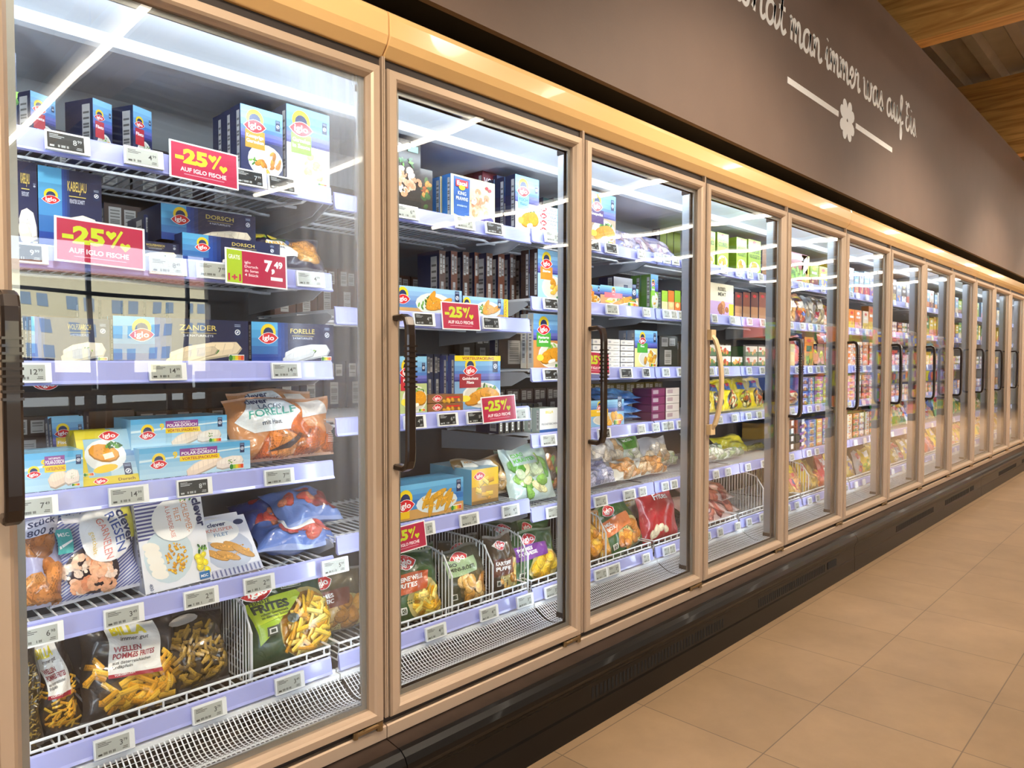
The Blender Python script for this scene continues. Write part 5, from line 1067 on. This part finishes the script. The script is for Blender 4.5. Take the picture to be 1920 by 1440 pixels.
# ---------------------------------------------------------------- price tags, promotion cards
def tag_mesh(w=.080, h=.040):
    mb = MB(); mb.box(-w / 2, 0, -h / 2, w / 2, .008, h / 2); return mb.mesh('price_tag', tagw_m)
def screen_mesh(price, dark, w=.080, h=.040):
    bg, ink = ('1C1E1F', 'B8BCBC') if dark else ('AEB2AC', '2A2C2C')
    a = Art(w * .82, h * .80, bg, hash(price) % 97 if False else len(price) * 7 + ord(price[0])); W_, H_ = a.w, a.h
    a.rect(0, 0, W_, H_, bg); a.text(price[:-3], W_ * .80, H_ * .38, H_ * .34, ink, bold=.01, al='r'); a.text(price[-2:], W_ * .82, H_ * .56, H_ * .18, ink, bold=.01)
    for i in range(3): a.rect(W_ * .06, H_ * (.86 - .10 * i), W_ * (.30 + .08 * ((i * 5) % 3)), H_ * (.90 - .10 * i), shade(ink, 1.3) if not dark else ink)
    for i in range(12):
        if a.r.random() < .65: a.rect(W_ * (.22 + .03 * i), H_ * .08, W_ * (.24 + .03 * i), H_ * .24, ink)
    a.rect(W_ * .06, H_ * .08, W_ * .18, H_ * .20, ink); a.rect(W_ * .78, H_ * .10, W_ * .94, H_ * .14, ink); a.rect(W_ * .80, H_ * .20, W_ * .94, H_ * .24, ink)
    mb = MB(); put_art(mb, a, lambda u, v, o: (u - W_ / 2 - w * .05, -.0004 - o, v - H_ / 2), 1e-5); return mb.mesh('screen', card_m)
TM = tag_mesh(); SM = {}
def PT_(bay, sh, X, price, dark=False, small=False):
    z = (SH[bay][sh] - .020) if sh != 9 else ZBIN + .004
    t = link('price_tag', TM); t.location = (X, YF - .032 if sh != 9 else YF - .040, z); t.rotation_euler = (R(-8), 0, 0)
    if small: t.scale = (.62, 1, .95)
    k_ = (price, dark)
    if bay <= 6:
        if k_ not in SM: SM[k_] = screen_mesh(price, dark)
        link('screen', SM[k_], t)
    REG.append((t, ('white framed dark screen' if dark else 'grey screen') + ' price tag', 'price tag', 'electronic price tags on the shelf rails', bay, sh))
for sh, lst in {0: [(135, '8.99', 1), (276, '4.99', 0), (474, '7.99', 1), (534, '7.99', 1)], 1: [(50, '9.99', 1), (318, '8.49', 0), (404, '7.49', 0), (584, '4.79', 0)], 2: [(52, '12.99', 0), (315, '14.99', 0), (537, '14.99', 0)],
                3: [(60, '7.49', 0), (238, '14.99', 0), (362, '8.99', 1), (522, '7.99', 0)], 4: [(66, '6.98', 0), (225, '3.49', 0), (372, '2.99', 0), (482, '2.99', 0), (626, '5.99', 0)], 9: [(200, '3.79', 0), (382, '3.79', 0), (535, '3.49', 0)]}.items():
    for x, p, d in lst: PT_(1, sh, PX(x, .21), p, bool(d))
for sh, lst in {0: [(765, '6.49', 0), (873, '5.99', 0), (928, '7.99', 1)], 1: [(796, '4.99', 1), (922, '5.49', 1)], 2: [(778, '4.99', 1), (840, '6.49', 1), (893, '8.99', 1), (974, '2.99', 0)], 3: [(795, '5.99', 0), (880, '3.99', 0), (958, '4.49', 0)], 9: [(813, '4.29', 0), (914, '4.99', 0), (982, '3.99', 0)]}.items():
    for x, p, d in lst: PT_(2, sh, PX(x, .21), p, bool(d))
for sh, lst in {0: [(1036, '5.49', 0), (1112, '7.99', 1), (1146, '5.99', 1), (1202, '3.49', 0), (1233, '2.99', 0), (1266, '3.49', 0)], 1: [(1034, '4.99', 1), (1148, '6.99', 0), (1212, '2.49', 0), (1263, '2.99', 0)], 2: [(1034, '4.99', 1), (1175, '3.99', 1), (1212, '4.49', 1)], 3: [(1030, '3.99', 0), (1134, '4.99', 1), (1204, '3.99', 0), (1231, '4.29', 0), (1258, '3.99', 0)],
                4: [(1040, '2.99', 0), (1128, '2.29', 0), (1182, '1.99', 0), (1207, '2.49', 0), (1266, '2.79', 0)], 9: [(1034, '3.99', 0), (1126, '2.99', 0), (1150, '3.49', 0), (1211, '3.99', 0), (1260, '2.99', 0)]}.items():
    for x, p, d in lst: PT_(3, sh, PX(x, .21), p, bool(d), x > 1190)
rp = random.Random(9)
for k in range(4, NB):
    for sh in (0, 1, 2, 3, 4, 9):
        X = XB(k - 1) + .06
        while X < XB(k) - .06:
            PT_(k, sh, X, '%d.%d9' % (rp.randint(1, 8), rp.choice([2, 4, 7, 9])), False, True); X += rp.choice([.12, .15, .18] if k < 8 else [.25, .3])
def card_mesh(kind):
    w, h = .158, .086; a = Art(w, h, 'F4F4F4', 41); a.rect(w * .025, h * .04, w * .975, h * .96, 'B32248')
    def heart(x, y, s, c): a.poly([(x, y - s), (x + s * .9, y), (x + s * .85, y + s * .5), (x + s * .45, y + s * .7), (x, y + s * .35), (x - s * .45, y + s * .7), (x - s * .85, y + s * .5), (x - s * .9, y)], c)
    if kind == 'off':
        a.text('-25', w * .08, h * .46, h * .36, 'C4D22A', bold=.05, fit=w * .46); a.rect(w * .66, h * .42, w * .69, h * .88, 'C4D22A', -28); heart(w * .61, h * .74, h * .12, 'C4D22A'); heart(w * .77, h * .50, h * .12, 'C4D22A')
        a.text('AUF IGLO FISCHE', w * .48, h * .22, h * .11, 'FFFFFF', bold=.015, fit=w * .66, al='c'); a.rect(w * .2, h * .14, w * .78, h * .155, 'E8B0C0')
    else:
        a.rect(w * .025, h * .04, w * .26, h * .96, 'A8C42A'); a.text('1+1', w * .04, h * .1, h * .18, 'C02A50', bold=.05, fit=w * .2); a.text('GRATIS', w * .05, h * .7, h * .12, 'F0F0F0', fit=w * .18)
        a.text('7,', w * .62, h * .48, h * .30, 'FFFFFF', bold=.05); a.text('49', w * .78, h * .60, h * .18, 'FFFFFF', bold=.04)
        for i, t in enumerate(['iglo', 'Dorsch', 'div. Sorten', '4 Stück']): a.text(t, w * .30, h * (.62 - .12 * i), h * .075, 'F8E8EC', fit=w * .22)
        a.rect(w * .72, h * .22, w * .92, h * .32, 'F4F4F4')
    mb = MB(); mb.box(0, 0, 0, w, .0016, h, c=hexl('F4F4F4')); put_art(mb, a, lambda u, v, o: (u, -o, v), 1e-5); return mb.mesh('promotion_card', card_m)
CO, CPc = card_mesh('off'), card_mesh('price')
for bay, xl, yl, kind, sc, rl, ds in ((1, 318, 330, 'off', 1, 2, 'pink discount card clipped to the top shelf rail of the nearest freezer'), (1, 102, 488, 'off', 1.08, 2, 'pink discount card clipped to the second shelf rail near the handle'), (1, 423, 530, 'price', 1, 2, 'pink and green card showing 7,49 on the second shelf rail'),
        (2, 830, 617, 'off', 1, 0, 'pink discount card on the second shelf rail of the second door'), (2, 906, 795, 'off', 1, -2, 'pink discount card on the third shelf rail of the second door'), (2, 728, 1045, 'off', .9, -3, 'pink discount card hanging below the fourth shelf of the second door'), (3, 1096, 700, 'off', 1, 3, 'pink discount card on the third shelf rail behind the black handle of the third door')):
    X, Z = P(xl, yl, YF - .045); c = link('promotion_card', CO if kind == 'off' else CPc); c.location = (X, YF - .045, Z); c.scale = (sc, 1, sc); c.rotation_euler = (R(-6), R(rl), 0)
    tag(c, ds, 'sign')
# sticker of a doughnut on a far door pane, folded paper slip
# ---------------------------------------------------------------- everything else the doors mirror: shelving across the aisle
def gondola(x0, x1, y, seed):
    g = empty('shelving_unit', (x0, y, 0)); L = x1 - x0; r = random.Random(seed)
    m = MB(); m.box(0, -.45, 0, L, -.40, 1.85); m.build('back_panel', shelfm, g); m = MB(); m.box(0, -.42, 0, L, 0, .14); m.build('plinth', shelfm, g)
    for z in (.45, .80, 1.15, 1.50): m = MB(); m.box(0, -.40, z - .03, L, .0, z); m.build('shelf', shelfm, g)
    return g, r
gi = 0
for x0 in (9.0, 11.6, 14.2, 16.8):
    g, r = gondola(x0, x0 + 2.5, -2.7, int(x0)); gi += 1
    tag(g, 'grey shelving unit across the aisle, mirrored in the far doors, %s of four' % ['first', 'second', 'third', 'last'][gi - 1], 'shelf', 'shelving across the aisle')
    mb = MB()
    for z in (.14, .45, .80, 1.15, 1.50):
        x = .05
        while x < 2.3:
            w_ = r.choice([.09, .14, .2]); c = r.choice(list(CN)); c2 = r.choice(list(CN)); h_ = r.choice([.18, .22, .26])
            mb.box(x, -.30, z + .001, x + w_, -.03, z + h_, c=hexl(c)); mb.box(x + w_ * .1, -.03, z + h_ * .3, x + w_ * .9, -.028, z + h_ * .8, c=hexl(c2)); x += w_ + .01
    o = mb.build('groceries', card_m, None, (x0, -2.7, 0)); o['kind'] = 'stuff'; tag(o, 'bright groceries filling the grey shelving unit across the aisle, %s of four' % ['first', 'second', 'third', 'last'][gi - 1], 'groceries', 'groceries across the aisle')
# wooden crates with produce boxes on the window side, mirrored in the nearest door
for i in range(6):
    x = .2 + 1.25 * i; t = empty('display_table', (x, -8.2, 0)); tag(t, 'wooden display table by the shop windows, mirrored in the nearest door, %s of six' % ORD[i + 1], 'table', 'wooden display tables')
    m = MB(); m.box(0, -.8, .82, 1.15, 0, .88); m.build('tabletop', wood_m, t)
    for a_, b_ in ((.04, -.06), (1.05, -.06), (.04, -.76), (1.05, -.76)): m = MB(); m.box(a_, b_ - .03, 0, a_ + .06, b_ + .03, .82); m.build('leg', wood_m, t)
    for j in range(3):
        o = (lambda mb: (mb.box(0, -.35, 0, .34, 0, .22 + .08 * ((i + j) % 3)), mb)[1])(MB()).build('carton', carton_m); o.location = (x + .04 + .37 * j, -8.25, .881)
        REG.append((o, 'plain brown carton', 'box', None, 200 + i, 0))
# ---------------------------------------------------------------- labels: say which one
from collections import defaultdict
fam = defaultdict(list)
for r_ in REG: fam[(r_[1], r_[4], r_[5])].append(r_)
PLW = lambda bay, sh: ('on shelving unit %s across the aisle, %s level' % (ORD[bay - 100], ORD[{0: 1, 1: 2, 2: 3, 3: 4, 4: 5}.get(sh, 1)]) if 100 <= bay < 200 else 'on display table %s by the windows' % ORD[bay - 199] if bay >= 200 else '%s, %s door' % (shn(bay, sh), ORD[bay]))
for (desc, bay, sh), items in fam.items():
    base = desc + ', ' + PLW(bay, sh)
    cols_ = defaultdict(list)
    for it in items: cols_[round(it[0].location.x / .03)].append(it)
    keys = sorted(cols_); nc = len(keys)
    for ci, kx in enumerate(keys):
        col_ = cols_[kx]; zs = len({round(i[0].location.z, 3) for i in col_}) > 1
        col_.sort(key=lambda i: (i[0].location.z if zs else i[0].location.y))
        for di, it in enumerate(col_):
            s_ = base
            if nc > 1: s_ += ', %s from handle' % ORD[ci + 1] if ci else ', nearest handle'
            if len(col_) > 1: s_ += ', %s' % (('bottom' if di == 0 else '%s up' % ORD[di + 1]) if zs else ('front' if di == 0 else '%s back' % ORD[di + 1]))
            s_ = s_ if len(s_.split()) < 17 else s_.replace(' the ', ' ').replace(' a ', ' ').replace(' with ', ', ').replace(' and ', ', ')
            if len(s_.split()) > 16: print('LONG', len(s_.split()), s_)
            o = it[0]; o['label'] = s_; o['category'] = it[2]
            if it[3]: o['group'] = it[3]
            elif len(items) > 1: o['group'] = desc + 's'
